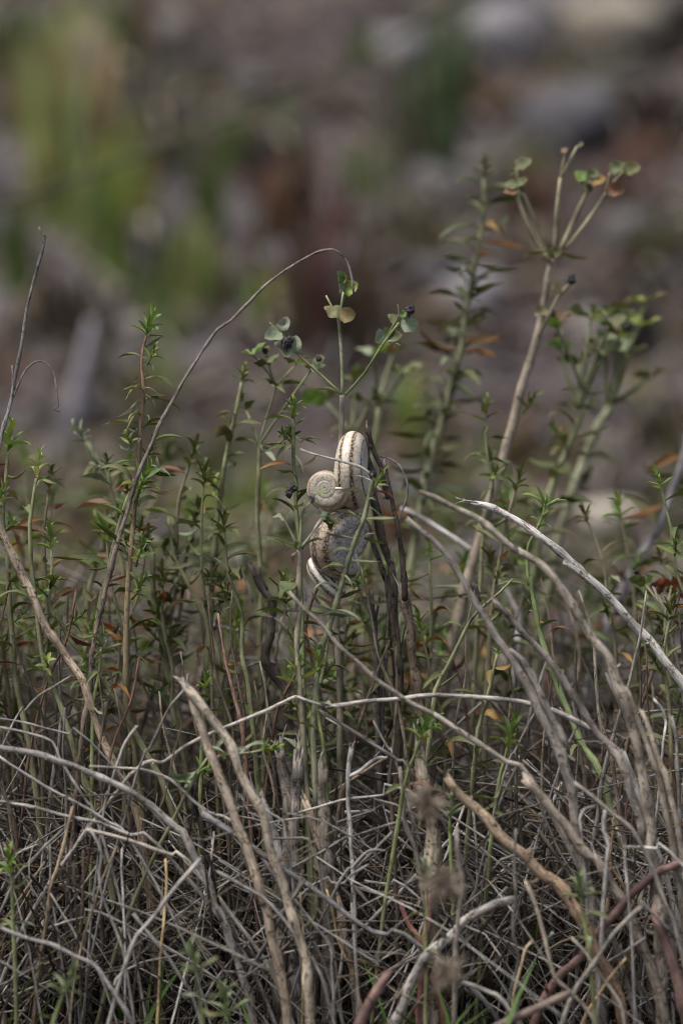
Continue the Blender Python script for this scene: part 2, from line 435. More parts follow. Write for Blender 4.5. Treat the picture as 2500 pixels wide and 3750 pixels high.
def tuft(px, py, hpx, wpx, col, n, label, group, cat='grass', name='grass_tuft', bw=.006, jitter=.3, lean=.22):
    p = ground_hit(px, py); k = 1e-4 * (p - CAM).dot(FWD) / D0
    mb = MB()
    for _ in range(n):
        q = (p.x + R.gauss(0, wpx * k * .3), p.y + R.gauss(0, wpx * k * .3), 0)
        q = (q[0], q[1], ground_z(q[0], q[1]) - .004)
        mixc = R.choice([(.15, .13, .07), (.06, .045, .03), (.12, .12, .055)]); mk = R.uniform(0, .4); c = [max(.01, (x * (1 - mk) + m_ * mk) * R.uniform(1 - jitter, 1 + jitter)) for x, m_ in zip(col, mixc)]
        blade(mb, q, hpx * k * R.uniform(.55, 1.1), R.uniform(.05, lean), R.uniform(0, 6.3), bw * R.uniform(.4, 1.0), c, R)
    o = mb.build(name, GRASS, origin=(p.x, p.y, ground_z(p.x, p.y)))
    return tag(o, label, cat, group)

YG, GG, DG, BR, RU, ST = (.27, .29, .075), (.115, .165, .04), (.07, .11, .04), (.085, .055, .036), (.10, .042, .027), (.36, .32, .22)
gl = 'green grass tuft growing on the bank'
gy = 'yellow green grass tuft growing on the bank'
tuft(200, 880, 800, 120, (.36, .38, .13), 80, 'tall yellow green grass tuft with straw coloured blades on the bank', None, bw=.010)
tuft(330, 640, 600, 110, (.44, .41, .25), 60, 'tall straw coloured grass tuft beside a yellow green one', None, bw=.011)
tuft(420, 1100, 600, 80, (.24, .29, .07), 60, 'bright green upright grass tuft behind the bent grass stem', None, bw=.010)
tuft(1640, 760, 820, 70, (.085, .135, .06), 50, 'tall dark green grass tuft rising beside the grey stones', None, bw=.010)
tuft(1520, 640, 480, 160, (.12, .15, .085), 40, 'grey green grass tuft beside the tall dark green one', None, bw=.012)
for (a, b, h, w, n) in ((60, 1080, 420, 100, 24), (600, 1300, 420, 130, 26), (760, 900, 380, 110, 24), (40, 300, 340, 150, 26), (400, 260, 330, 130, 22), (870, 640, 330, 120, 20), (1340, 260, 200, 90, 16), (1350, 760, 260, 130, 16), (1950, 760, 240, 140, 14), (1060, 560, 200, 120, 12)):
    tuft(a, b, h, w, GG, n, ('tall ' if h > 335 else 'short ') + gl, ('tall ' if h > 335 else 'short ') + 'green grass tufts on the bank', bw=.009)
for (a, b, h, w, n) in ((520, 820, 340, 110, 20), (740, 1120, 330, 150, 26), (960, 1230, 300, 120, 20), (120, 520, 380, 90, 18), (560, 1500, 200, 160, 20), (720, 2000, 260, 130, 20), (1500, 1640, 320, 90, 18), (2060, 1790, 170, 110, 16), (880, 1900, 230, 150, 18), (1650, 1900, 200, 150, 16), (2350, 1500, 200, 120, 12)):
    tuft(a, b, h, w, YG, n, ('tall ' if h > 280 else 'short ') + gy, ('tall ' if h > 280 else 'short ') + 'yellow green grass tufts on the bank', bw=.009)
for i in range(88):
    tuft(R.uniform(-100, 2600) if i < 52 else R.choice([R.uniform(-1300, -100), R.uniform(2600, 3800)]), R.uniform(150, 2150), R.uniform(160, 340), 200, (BR, RU, (.10, .085, .06), (.075, .08, .035))[i % 4], 30, ('dead brown weed standing on the bank', 'dead rusty weed standing on the bank', 'dead straw coloured weed standing on the bank', 'dull olive weed standing on the bank')[i % 4], ('dead brown weeds on the bank', 'dead rusty weeds on the bank', 'dead straw coloured weeds on the bank', 'dull olive weeds on the bank')[i % 4], 'weed', 'dead_weed', bw=.008, lean=.7)
tuft(1190, 1330, 560, 260, (.075, .040, .030), 60, 'rust red dead weed on the bank behind the bent grass stem', None, 'weed', 'dead_weed', bw=.012, lean=.5)
tuft(1120, 960, 420, 260, (.085, .045, .03), 60, 'red brown dead weed above the rust red one', None, 'weed', 'dead_weed', bw=.012, lean=.6)
for (a, b) in ((130, 260), (640, 1050), (500, 560), (2400, 500), (2450, 1050), (2300, 1300), (260, 1250), (1000, 700), (2470, 200)):
    tuft(a, b, 260, 230, (.03, .022, .02), 60, 'dark brown withered weed low on the bank', 'dark withered weeds on the bank', 'weed', 'withered_weed', bw=.012, lean=.9)
for (a, b, h, w, n) in ((140, 760, 640, 70, 34), (270, 480, 520, 60, 30), (310, 960, 420, 60, 26), (470, 760, 420, 60, 26), (680, 1180, 380, 80, 28), (1490, 1700, 360, 60, 26)):
    tuft(a, b, h, w, (.34, .36, .12), n, 'slim upright tuft of pale lime grass on the bank', 'slim pale lime grass tufts on the bank', bw=.010)
for i in range(26):
    tuft(-50 + i * 104 + R.uniform(-40, 40), R.uniform(1750, 2150), R.uniform(130, 260), 190, R.choice([(.17, .175, .085), (.20, .18, .12), (.13, .16, .05)]), 30, 'low faded olive grass tuft on the soil behind the shoots', 'low faded olive grass tufts behind the shoots', bw=.007, lean=.6)
# litter of dead bits over the bank: beyond counting
mb = MB()
for i in range(2200):
    px, py = R.uniform(-300, 2800), R.uniform(-100, 2300)
    if i % 2: p = ground_hit(px, py)
    else: p = Vector((R.uniform(-.7, .7), R.uniform(.12, 1.8), 0))
    z = ground_z(p.x, p.y)
    a, l = R.uniform(0, 6.3), R.uniform(.02, .07); w = R.uniform(.001, .003)
    c = R.choice([(.16, .14, .12), (.11, .085, .06), (.075, .052, .042), (.2, .18, .15), (.11, .10, .105)])
    mb.tube([(p.x, p.y, z + .001, w), (p.x + math.cos(a) * l / 2, p.y + math.sin(a) * l / 2, z + R.uniform(.002, .02), w), (p.x + math.cos(a) * l, p.y + math.sin(a) * l, z + .002, w * .6)], 4, c)
tag(mb.build('dead_stalk_litter', SMOOTHBARK), 'grey and brown dead stalk bits littering the bank', kind='stuff')

# ------------------------------------------------------------------ leaves (shared meshes)
def leaf_mesh(ratio, bend, fold, twist, kind='lance', cols=2, rows=6, wave=0.0):
    V, A, F = [], [], []
    ts = np.linspace(0, 1, rows + 1)
    x = z = 0.0; ang = bend * -.35
    for i, t in enumerate(ts):
        if i:
            dt = ts[i] - ts[i - 1]
            x += math.cos(ang) * dt; z += math.sin(ang) * dt
            ang += bend * dt
        if kind == 'lance': w = math.sin(math.pi * min(1, .06 + .94 * t ** .85)) ** .8
        elif kind == 'strap': w = min(1, (t * 6 + .25)) * (1 - t ** 5) ** .6
        else: w = (math.sin(math.pi * min(1, t ** .6 * .97 + .03)) ** .55)
        w = max(w, .03 if t > .5 else .08) * ratio / 2
        tw = twist * t
        for c in range(cols + 1):
            s = c / cols * 2 - 1
            yy = s * w; zz = fold * abs(s) * w + wave * w * math.sin(t * 9 + s * 2)
            y2 = yy * math.cos(tw) - zz * math.sin(tw); z2 = yy * math.sin(tw) + zz * math.cos(tw)
            V.append((x - math.sin(ang) * z2, y2, z + math.cos(ang) * z2)); A.append((s, t, 0))
    m = cols + 1
    for i in range(rows):
        for c in range(cols):
            b = i * m + c
            F.append((b, b + 1, b + m + 1, b + m))
    me = bpy.data.meshes.new('leaf'); me.from_pydata(V, [], F)
    at1 = me.attributes.new('tuv', 'FLOAT_VECTOR', 'POINT'); at1.data.foreach_set('vector', np.array(A, np.float32).ravel())
    me.shade_smooth(); me.materials.append(LEAF)
    return me
LANCE = [leaf_mesh(R.uniform(.15, .22), b, R.uniform(.5, 1.1), tw, 'lance', wave=R.uniform(0, .5)) for b, tw in
         ((-1.0, .3), (-.6, -.6), (.4, .5), (-1.5, .4), (-.3, -.3), (.8, -.5), (-.9, 1.1), (-2.1, -.7), (1.2, .6), (-.7, 0), (-1.2, -1.0), (1.5, .8))]
YOUNG = [leaf_mesh(R.uniform(.22, .32), b, R.uniform(.35, .8), tw, 'strap') for b, tw in ((-.5, .1), (-1.0, -.1), (.2, .2), (-1.5, .1))]
ROUND = [leaf_mesh(R.uniform(.75, .95), b, f, tw, 'round', cols=4, wave=w) for b, f, tw, w in ((-.3, .25, .1, .15), (.5, .45, -.2, .2), (-.8, .3, .3, .25), (.2, .6, .2, .3))]
CURL = [leaf_mesh(R.uniform(.18, .28), b, .9, tw, 'lance', wave=.8) for b, tw in ((-3.2, 1.5), (2.6, -1.8), (-2.2, 2.4))]

GREY_GREEN = [(.110, .135, .046), (.088, .118, .034), (.125, .140, .052), (.080, .108, .026), (.105, .110, .036)]
DARK_GREEN = [(.044, .066, .012), (.058, .082, .017), (.074, .092, .022), (.066, .068, .018), (.090, .088, .026)]
FRESH = [(.115, .20, .032), (.15, .225, .045), (.09, .165, .035), (.185, .235, .04)]
DYING = [(.23, .085, .014), (.15, .045, .018), (.12, .055, .026), (.22, .12, .024)]
OLIVE = [(.155, .165, .085), (.14, .16, .078), (.17, .17, .10)]
PALE = [(.185, .225, .145), (.16, .20, .115), (.20, .215, .15)]
DRYL = [(.14, .09, .055), (.11, .075, .05), (.18, .135, .095)]

def pick(pal, rng=R, j=.15):
    c = rng.choice(pal); k = rng.uniform(1 - j, 1 + j)
    return (c[0] * k, c[1] * k, c[2] * k, 1)

def leaf(root, base, d, length, meshes, pal, rng=R, up=None, name='leaf', parent=None):
    X = Vector(d).normalized()
    up = Vector(up) if up is not None else Vector((rng.uniform(-.5, .5), rng.uniform(-.5, .3), 1))
    Y = up.cross(X)
    if Y.length < 1e-3: Y = Vector((1, 0, 0)).cross(X)
    Y.normalize(); Z = X.cross(Y)
    o = bpy.data.objects.new(name, rng.choice(meshes)); C.link(o)
    o.parent = parent or root
    b = Vector(base) - root.location
    s = length
    o.matrix_local = Matrix(((X.x * s, Y.x * s, Z.x * s, b.x), (X.y * s, Y.y * s, Z.y * s, b.y), (X.z * s, Y.z * s, Z.z * s, b.z), (0, 0, 0, 1)))
    o.color = pick(pal, rng)
    return o

def leaf_px(root, a, b, off, meshes=LANCE, pal=GREY_GREEN, doff=None, up=None):
    """leaf from pixel a to pixel b on a shoot at depth off"""
    doff = R.uniform(-.004, .003) if doff is None else doff
    off = depth(off); p, q = at(a[0], a[1], off), at(b[0], b[1], off + doff)
    return leaf(root, p, q - p, (q - p).length * 1.03, meshes, pal, up=up)

def bud(root, p, s, col=(.03, .028, .026), name='bud'):
    import bmesh
    bm = bmesh.new(); bmesh.ops.create_icosphere(bm, subdivisions=2, radius=1)
    sd_ = R.uniform(0, 50)
    for v in bm.verts:
        d = v.co.normalized(); k = 1 + 1.1 * mnoise.noise(d * 2.6 + Vector((sd_, 0, 0))) + .5 * mnoise.noise(d * 6 + Vector((0, sd_, 0)))
        v.co = Vector((d.x * k, d.y * k, d.z * k * 1.25)) * s
    me = bpy.data.meshes.new(name); bm.to_mesh(me); bm.free(); me.materials.append(BUD)
    t = me.attributes.new('tint', 'FLOAT_COLOR', 'POINT'); t.data.foreach_set('color', np.tile(np.array([*col, 1], np.float32), len(me.vertices)))
    o = bpy.data.objects.new(name, me); C.link(o); o.parent = root; o.location = Vector(p) - root.location
    return o

def to_ground(ctrl, off_grow=0.0):
    """continue a stem from its lowest control point down into the soil"""
    a, b = Vector(ctrl[-2][:3]), Vector(ctrl[-1][:3]); r = ctrl[-1][3]
    d = (b - a).normalized()
    if b.z < .004: return ctrl
    out = list(ctrl)
    d = (d + Vector((0, 0, -.9))).normalized()
    if d.z > -.25: d.z = -.25; d.normalize()
    q = b + d * (b.z / -d.z) * .5
    e = q + (d + Vector((0, 0, -.6))).normalized() * (q.z + .0) * 1.1
    e.z = -.006
    out.append((*q, r * 1.05)); out.append((*e, r * 1.1))
    return out

def path_px(pts, off, w0, w1=None, ground=True):
    """pts top -> bottom as (px,py[,doff]); width in photo pixels at top and bottom"""
    w1 = w1 or w0; n = len(pts); out = []
    for i, p in enumerate(pts):
        o = off + (p[2] if len(p) > 2 else 0)
        o = depth(o)
        t = i / max(1, n - 1)
        out.append((*at(p[0], p[1], o), pxw(w0 * (1 - t) + w1 * t, o) / 2))
    return to_ground(out) if ground else out

# ------------------------------------------------------------------ dry stalks
GREYB, TAN, PALEB, DARKB, REDB, WARM = (.27, .245, .215), (.36, .29, .21), (.45, .41, .36), (.115, .10, .090), (.24, .135, .10), (.30, .23, .165)

def splinters(root_obj, S, end, n, w, rng=R, col=PALEB):
    P = Vector(S[end][:3]); Q = Vector(S[2 if end == 0 else -3][:3]); d = (P - Q).normalized(); r = S[end][3]
    for _ in range(n):
        a = Vector((rng.uniform(-1, 1), rng.uniform(-1, 1), rng.uniform(-1, 1))) * r * .8
        l = rng.uniform(2, 6) * r
        e = P + a + (d + Vector((rng.uniform(-.3, .3), rng.uniform(-.3, .3), rng.uniform(-.3, .3)))) * l
        m = MB().tube(smooth([(*(P + a * .7 - d * r), r * .35), (*(P + a + d * l * .5), r * .25), (*e, r * .06)], .003), 4, col)
        m.build('splinter', BARK, root_obj, root_obj.location)

def stalk(label, pts, off, w0, w1, tint, tint2=None, name='dry_stalk', cat='stalk', group=None, mat=None, ground=True, frayed=0, node=.02, wob=.13, sides=8, branches=(), ds=.003):
    ctrl = path_px(pts, off, w0, w1, ground)
    S = smooth(ctrl, ds)
    # small natural irregularity
    sd_ = R.uniform(0, 99)
    for i in range(len(S)):
        v = mnoise.noise_vector(Vector((S[i][0] * 90, S[i][2] * 90, sd_))); S[i][:3] += np.array(v) * S[i][3] * .6
    base = Vector(S[-1][:3])
    root = empty(name, base) if branches or frayed else None
    if w1 > 10: S[:, 3] *= .86
    S[:, 3] *= np.array([1 + .16 * mnoise.noise(Vector((S[i][0] * 160, S[i][2] * 160, sd_ + 3))) for i in range(len(S))])
    mb = MB().tube(S[::-1], sides, tint2 or tint, tint, ragged=.8, wob=wob, node=node, bulge=.22)
    for i in range(3, len(S) - 2):       # leaf scars and broken side stubs
        if R.random() < .16:
            r_ = S[i][3]; d_ = np.array([R.gauss(0, 1), R.gauss(0, 1), R.gauss(0, .6) + .4]); d_ /= np.linalg.norm(d_)
            t_ = S[i - 1][:3] - S[i + 1][:3]; t_ /= np.linalg.norm(t_) + 1e-9; d_ = d_ - t_ * d_.dot(t_) * .5
            l_ = r_ * R.choice([1.6, 1.8, 2.2, 3.5])
            mb.tube([(*S[i][:3], r_ * .5), (*(S[i][:3] + d_ * l_ * .7), r_ * .42), (*(S[i][:3] + d_ * l_ + t_ * l_ * .3), r_ * .2)], 4, tuple(q * .7 for q in tint))
    if root is None:
        o = mb.build(name, mat or BARK, origin=base)
        return tag(o, label, cat, group)
    mb.build('stem', mat or BARK, root, base)
    for (bp, bw0, bw1, bt) in branches:
        bs = smooth(path_px(bp, off, bw0, bw1, False), ds)
        MB().tube(bs, 6, bt, wob=.15, node=.012).build('branch', mat or BARK, root, base)
    if frayed: splinters(root, S, 0, frayed, w0)
    return tag(root, label, cat, group)

def Z(ox, oy, k):
    return lambda *p: [(ox + a * k, oy + b * k) for a, b in zip(p[::2], p[1::2])]
z1 = Z(1080, 1540, .2976); z2 = Z(0, 750, .574); z3 = Z(800, 850, .574); z4 = Z(1600, 450, .574); z5 = Z(1600, 1250, .574)
z6 = Z(0, 1500, .574); z7 = Z(600, 1900, .6378); z8 = Z(0, 2300, .6378); z9 = Z(800, 2400, .574); z10 = Z(1500, 2000, .6378)
z11 = Z(0, 2950, .574); z12 = Z(800, 2950, .574); z13 = Z(1600, 2850, .574)

stalk('bare grey dead stem with a thin drooping side twig, standing apart from the thicket',
      z2(256, 152, 272, 190, 290, 205) + z2(272, 300, 215, 480, 178, 660, 140, 900, 105, 1080, 70, 1250, 30, 1400, 10, 1500) + [(-15, 1720), (-40, 2050), (-60, 2500)],
      0, 9, 20, (.20, .19, .185), GREYB, branches=[(z2(385, 1320, 340, 1300) + z2(372, 1285, 362, 1180, 350, 1090, 310, 1020, 255, 995, 200, 1020, 150, 1080, 110, 1170, 85, 1230), 5, 9, (.17, .16, .15)),
                                                  (z2(82, 1025, 85, 1100, 92, 1180), 9, 12, (.19, .18, .17))], node=.009)
stalk('long slender grey stem bowed over into a hook above the umbel',
      z3(860, 385, 850, 290, 815, 185, 760, 125, 710, 112, 640, 125, 570, 160, 470, 215, 340, 310, 200, 440, 80, 560) + z2(1390, 790, 1290, 930, 1180, 1110, 1090, 1270, 1010, 1420) + z6(960, 230, 900, 380, 850, 520, 800, 690, 740, 900, 680, 1120, 640, 1300, 600, 1500) + [(325, 2560), (300, 2700)],
      -.012, 8, 21, (.23, .21, .19), (.12, .07, .05), node=.0065, wob=.24)
stalk('thick tan dry stalk leaning over the leafy shoots', [(-40, 1850)] + z6(0, 760, 100, 970, 200, 1170, 300, 1390, 400, 1540) + z8(460, 280, 530, 470, 600, 650, 660, 770, 740, 920, 800, 1150),
      -.012, 32, 34, (.40, .33, .25), (.28, .19, .12), node=.028, wob=.07)
stalk('grey stalk arching low across the tangle', [(-60, 2722)] + z8(0, 690, 150, 710, 320, 755, 480, 810, 640, 880, 780, 960, 900, 1050, 1000, 1150, 1090, 1250), -.06, 24, 32, (.26, .24, .22), GREYB, node=.02, wob=.06)
stalk('upper of two snapped tan stalks with frayed tips', z8(1085, 345, 1160, 430, 1240, 540, 1310, 660, 1370, 800, 1440, 940, 1510, 1090) + z12(330, 280, 400, 430, 450, 640, 520, 850, 560, 1050), -.09, 34, 40, (.38, .33, .26), (.33, .27, .2), frayed=7, node=.022, wob=.06)
stalk('lower of two snapped tan stalks with frayed tips', z8(1110, 440, 1150, 560, 1200, 690, 1250, 820, 1300, 950, 1350, 1090) + z12(160, 200, 240, 450, 310, 690, 360, 900, 420, 1150, 450, 1390), -.08, 36, 44, (.37, .31, .24), (.28, .22, .16), frayed=7, node=.03, wob=.06)
stalk('straight grey straw with a sharp kink crossing below the snails', z7(960, 1085, 880, 1060, 800, 1035, 755, 1020, 700, 1045, 560, 1110, 400, 1180, 250, 1240, 120, 1310) + [(595, 2790), (480, 2840)], -.03, 13, 18, (.36, .33, .30), node=.02, wob=.08)
stalk('long pale straw bowing across the green shoots', [(1200, 2588), (1330, 2568), (1450, 2560), (1600, 2548)] + z10(330, 865, 500, 875, 620, 890, 740, 920, 880, 965, 1010, 1030, 1120, 1110, 1200, 1180, 1260, 1270), -.035, 17, 24, (.42, .39, .35), node=.03, wob=.06)
stalk('slanting grey straw crossing in front of the leafy shoot', z7(725, 430, 800, 510, 920, 620, 1000, 720, 1100, 810, 1200, 905, 1330, 1000, 1450, 1070, 1560, 1130) + z10(130, 960, 280, 1060, 420, 1150, 560, 1240, 700, 1350), -.07, 15, 24, (.30, .27, .225), (.30, .27, .24), node=.03, wob=.05)
stalk('thin dark stick sloping through the dead stems', z7(900, 1110, 1000, 1165, 1120, 1240, 1240, 1320, 1340, 1390, 1450, 1480), -.03, 14, 18, (.17, .15, .135), node=.02)
stalk('bleached grey stalk with frayed tip bowing over in a long arch', z5(230, 1035, 300, 1045, 400, 1085, 500, 1145, 600, 1210, 720, 1290, 840, 1390, 950, 1490) + z10(880, 80, 1000, 170, 1120, 270, 1250, 420, 1370, 540, 1450, 640, 1520, 730) + [(2560, 2590), (2640, 2760), (2690, 3000)],
      0, 26, 44, (.47, .45, .42), (.40, .37, .33), frayed=6, node=.03, wob=.07)
stalk('dark tan stalk arching in front of the bleached frayed one', [(1550, 1808)] + z5(0, 1005, 120, 1060, 270, 1150, 400, 1250, 520, 1340) + z10(620, 20, 740, 110, 850, 210, 930, 320, 1010, 450, 1080, 570, 1140, 660) + [(2270, 2520), (2330, 2720), (2370, 2950)], -.09, 22, 46, (.30, .265, .215), (.25, .21, .17), node=.04, wob=.05)
stalk('grey brown stalk splitting in two as it bows down into the thicket', z10(0, -150, 100, -60, 190, 30, 280, 150, 350, 270, 420, 390, 500, 530, 580, 650, 680, 820, 760, 990, 850, 1150, 900, 1300), -.085, 20, 42, (.24, .215, .19), (.27, .24, .20), node=.03, wob=.06,
      branches=[(z10(570, 600, 640, 650, 700, 740, 760, 880, 820, 1000, 900, 1150), 20, 30, (.21, .19, .165)), (z10(360, 210, 385, 260, 400, 320), 12, 16, (.09, .08, .07))])
stalk('pale grey stalk curving down behind the arching stalks', [(1470, 1860)] + z5(0, 1190, 150, 1290, 250, 1370, 390, 1530) + z10(530, 230, 590, 320, 630, 430, 620, 560, 610, 650), .08, 22, 28, (.46, .43, .41), node=.03, wob=.06)
stalk('grey brown stalk with a blunt dark tip bowing into the dead tangle', z10(490, 320, 560, 400, 640, 490, 720, 570, 800, 660, 880, 760, 940, 870, 1000, 960, 1080, 1070, 1160, 1180, 1240, 1320), -.07, 22, 34, (.23, .20, .18), (.3, .26, .22), node=.028, wob=.06)
# the dark cluster that carries the snails
stalk('dark cracked upright stalk beside the snails, broken off and stepped halfway', z1(1108, 560, 1120, 680, 1160, 880, 1210, 1080, 1250, 1260, 1280, 1440, 1310, 1620, 1330, 1850, 1345, 2050, 1345, 2200), .002, 13, 30, (.066, .056, .048), (.062, .05, .041), ground=False, node=.035, wob=.2, frayed=2)
stalk('stout fibrous stub under the dark cracked stalk', z7(1385, 440, 1400, 560, 1415, 700, 1435, 820, 1455, 950, 1475, 1080, 1490, 1230, 1515, 1400), .006, 38, 42, (.14, .108, .08), (.13, .085, .055), frayed=9, node=.03, wob=.13)
stalk('brown stalk behind the leafy shoot, pressed to the snail shells', z1(960, 850, 985, 1000, 1020, 1150, 1065, 1350, 1110, 1560, 1160, 1760, 1190, 1950, 1215, 2150) + [(1450, 2330), (1458, 2500), (1455, 2650)], .012, 36, 38, (.098, .078, .060), (.08, .064, .05), node=.045, wob=.08)
stalk('charred black splintered stub leaning at the tall white shell', z1(890, 90, 925, 230, 960, 360, 1010, 470, 1060, 570, 1090, 700, 1125, 860, 1140, 950), .008, 14, 30, (.045, .038, .034), frayed=5, ground=False, node=.02, wob=.22, branches=[(z1(800, 135, 850, 200, 900, 280, 940, 340), 9, 15, (.055, .048, .043)), (z1(850, 150, 870, 300, 885, 450, 930, 600, 960, 700), 22, 26, (.07, .062, .055))])
stalk('thin dark stalk curving behind the largest shell', z1(840, 1230, 900, 1300, 940, 1450, 1000, 1620, 1050, 1780, 1120, 1950, 1150, 2150), .02, 20, 24, (.085, .074, .064), node=.03)
stalk('wiry dark tendril curling over beside the charred stub', z1(1045, 440, 1110, 450, 1200, 490, 1290, 560, 1340, 660) + [(1492, 1770), (1490, 1815), (1478, 1850), (1466, 1885), (1440, 1990), (1430, 2100)], .012, 7, 11, (.20, .185, .17), node=.01, wob=.2)
stalk('pale wiry twig lying across the white shell', z1(80, 360, 170, 395, 300, 430, 430, 465, 560, 500, 690, 535, 800, 570, 870, 615, 945, 670), -.017, 7, 13, (.42, .40, .37), ground=False, node=.008, wob=.18, name='dry_twig', cat='twig')
stalk('short curled twig tip touching the striped shell', z1(755, 683, 810, 690, 870, 715, 930, 745, 990, 800, 1060, 880, 1100, 960), -.012, 5, 10, (.36, .34, .31), ground=False, node=.008, name='dry_twig', cat='twig')
stalk('short dark snapped stub below the largest shell', [(1363, 2185), (1366, 2260), (1372, 2340), (1378, 2450)], .012, 14, 26, (.10, .09, .08), wob=.2, frayed=3)
stalk('short dark snapped stub paired with another below the largest shell', [(1388, 2195), (1378, 2260), (1374, 2330), (1385, 2450)], .018, 10, 16, (.12, .105, .095), wob=.2)
stalk('black brown crooked stalk with a broken forked tip', z7(505, 280, 540, 350, 580, 420, 625, 480, 625, 560, 610, 680, 590, 800, 640, 900, 690, 1000, 720, 1150), .03, 28, 44, (.075, .063, .056), (.10, .085, .072), node=.03, wob=.15, branches=[(z7(545, 280, 560, 340, 590, 410), 12, 18, (.10, .09, .085)), (z7(420, 830, 470, 850, 530, 830, 600, 815, 640, 830), 9, 14, (.22, .21, .21)), (z7(590, 460, 600, 540, 660, 590, 720, 650, 780, 720), 10, 16, (.22, .19, .18))])
stalk('pale bleached branch lying behind the leafy shoots', z7(520, 730, 490, 670, 420, 640, 330, 625, 260, 615), .06, 12, 18, (.46, .44, .43), ground=False, name='dry_twig', cat='twig', branches=[(z7(420, 230, 450, 320, 490, 400, 510, 480), 8, 14, (.4, .38, .37))])
stalk('pink tan dry stem topped with a tiny black withered flower', z7(312, 545, 325, 640, 345, 760, 355, 820, 380, 930, 410, 1040, 440, 1150, 460, 1290), -.01, 9, 17, (.36, .22, .16), (.17, .10, .085), node=.012, wob=.12,
      branches=[(z7(312, 460, 318, 490, 312, 520, 312, 548), 4, 7, (.05, .045, .04)), (z7(470, 1030, 470, 960, 455, 880, 420, 830, 375, 812), 4, 5, (.14, .09, .05))])
# stumps
for (pts, w0, w1, c, lab) in ((z9(395, 615, 410, 720, 430, 850, 445, 1000, 440, 1200, 420, 1390), 38, 58, (.20, .175, .145), 'split weathered stump with a tall sharp splinter'),
                              (z9(500, 690, 500, 800, 490, 900, 485, 1000, 480, 1180), 52, 44, (.22, .195, .165), 'flat topped grey stump touching the split one'),
                              (z9(650, 765, 655, 860, 660, 960, 675, 1100, 685, 1250, 690, 1390), 42, 60, (.17, .145, .12), 'smooth brown cut stump with a pale tip'),
                              (z9(540, 930, 590, 1050, 640, 1180, 700, 1320), 30, 40, (.42, .33, .25), 'bare tan stem with peeled bark between the stumps'),
                              (z9(1270, 570, 1285, 680, 1305, 780, 1320, 900, 1350, 1050, 1355, 1250), 38, 66, (.34, .285, .215), 'thick tan stalk standing between the red stems'),
                              (z9(270, 910, 300, 1000, 340, 1100, 380, 1250), 34, 40, (.34, .32, .29), 'short bleached stub with a shredded top')):
    stalk(lab, pts, -.02 if w1 < 66 else -.04, w0, w1, c, tuple(x * .8 for x in c), name='stump', cat='stump', node=.03, wob=.16, frayed=6, sides=10)
stalk('grey white knobbly twig standing upright with a pale broken head', z9(840, 610, 830, 700, 825, 820, 830, 950, 840, 1080, 850, 1230), -.035, 20, 16, (.40, .375, .345), node=.012, wob=.2, frayed=3, branches=[(z9(1070, 655, 1010, 655, 950, 700, 890, 745, 835, 770), 12, 16, (.42, .40, .37))])
# low stalks over the tangle
stalk('thick dark knotted stalk sloping down through the tangle', z12(-100, 50, 60, 160, 180, 240, 320, 330, 450, 420, 600, 530, 720, 620, 850, 720, 980, 800, 1080, 825, 1180, 822), -.07, 26, 20, (.21, .20, .20), node=.022, wob=.12)
stalk('tan brown thick stalk slanting through the dead tangle', z13(70, 20, 200, 150, 320, 270, 440, 400, 560, 510, 680, 610, 820, 730), -.10, 38, 50, (.30, .235, .165), (.26, .16, .10), node=.035, wob=.05)
stalk('grey brown thick stalk parallel to the tan brown one', z13(560, 0, 680, 140, 790, 270, 880, 380, 970, 490, 1080, 600), -.09, 34, 44, (.27, .23, .185), node=.03, wob=.06)
stalk('grey stalk rising in a low curve from the ground', z13(480, 775, 380, 800, 260, 860, 160, 920, 60, 1010, -60, 1120), -.10, 34, 44, (.28, .26, .24), node=.03, wob=.07)
stalk('pink skinned stem lying across the dead stalks', z13(1568, 540, 1480, 580, 1400, 600, 1280, 700, 1180, 800, 1080, 920, 960, 1090, 850, 1210, 760, 1290), -.09, 34, 38, (.17, .105, .095), (.15, .09, .08), node=.03, wob=.06, mat=GREENSTEM)
stalk('pale pink broad stem low in front of the tangle', z13(820, 1380, 700, 1440, 560, 1500, 420, 1568, 300, 1650), -.16, 36, 44, (.17, .13, .105), (.15, .10, .09), node=.03, wob=.05, mat=GREENSTEM)
stalk('red brown stem slanting steeply at the edge of the tangle', z13(1400, 880, 1440, 1000, 1480, 1120, 1530, 1260, 1568, 1400), -.11, 44, 50, (.14, .09, .078), node=.035, wob=.06, mat=GREENSTEM)
stalk('crimson young stem rising from the knot of roots', z12(1345, 560, 1340, 680, 1335, 780, 1320, 880), -.05, 26, 34, (.21, .10, .095), node=.02, mat=GREENSTEM)
stalk('thin crimson stem branching from the knot of roots', z12(1165, 620, 1200, 720, 1240, 800, 1280, 860), -.05, 20, 24, (.19, .09, .085), node=.02, mat=GREENSTEM)
stalk('blurred pink stem rising steeply low in the tangle', z12(1060, 1090, 1010, 1180, 950, 1300, 900, 1390), -.15, 40, 50, (.15, .095, .085), node=.03, mat=GREENSTEM)
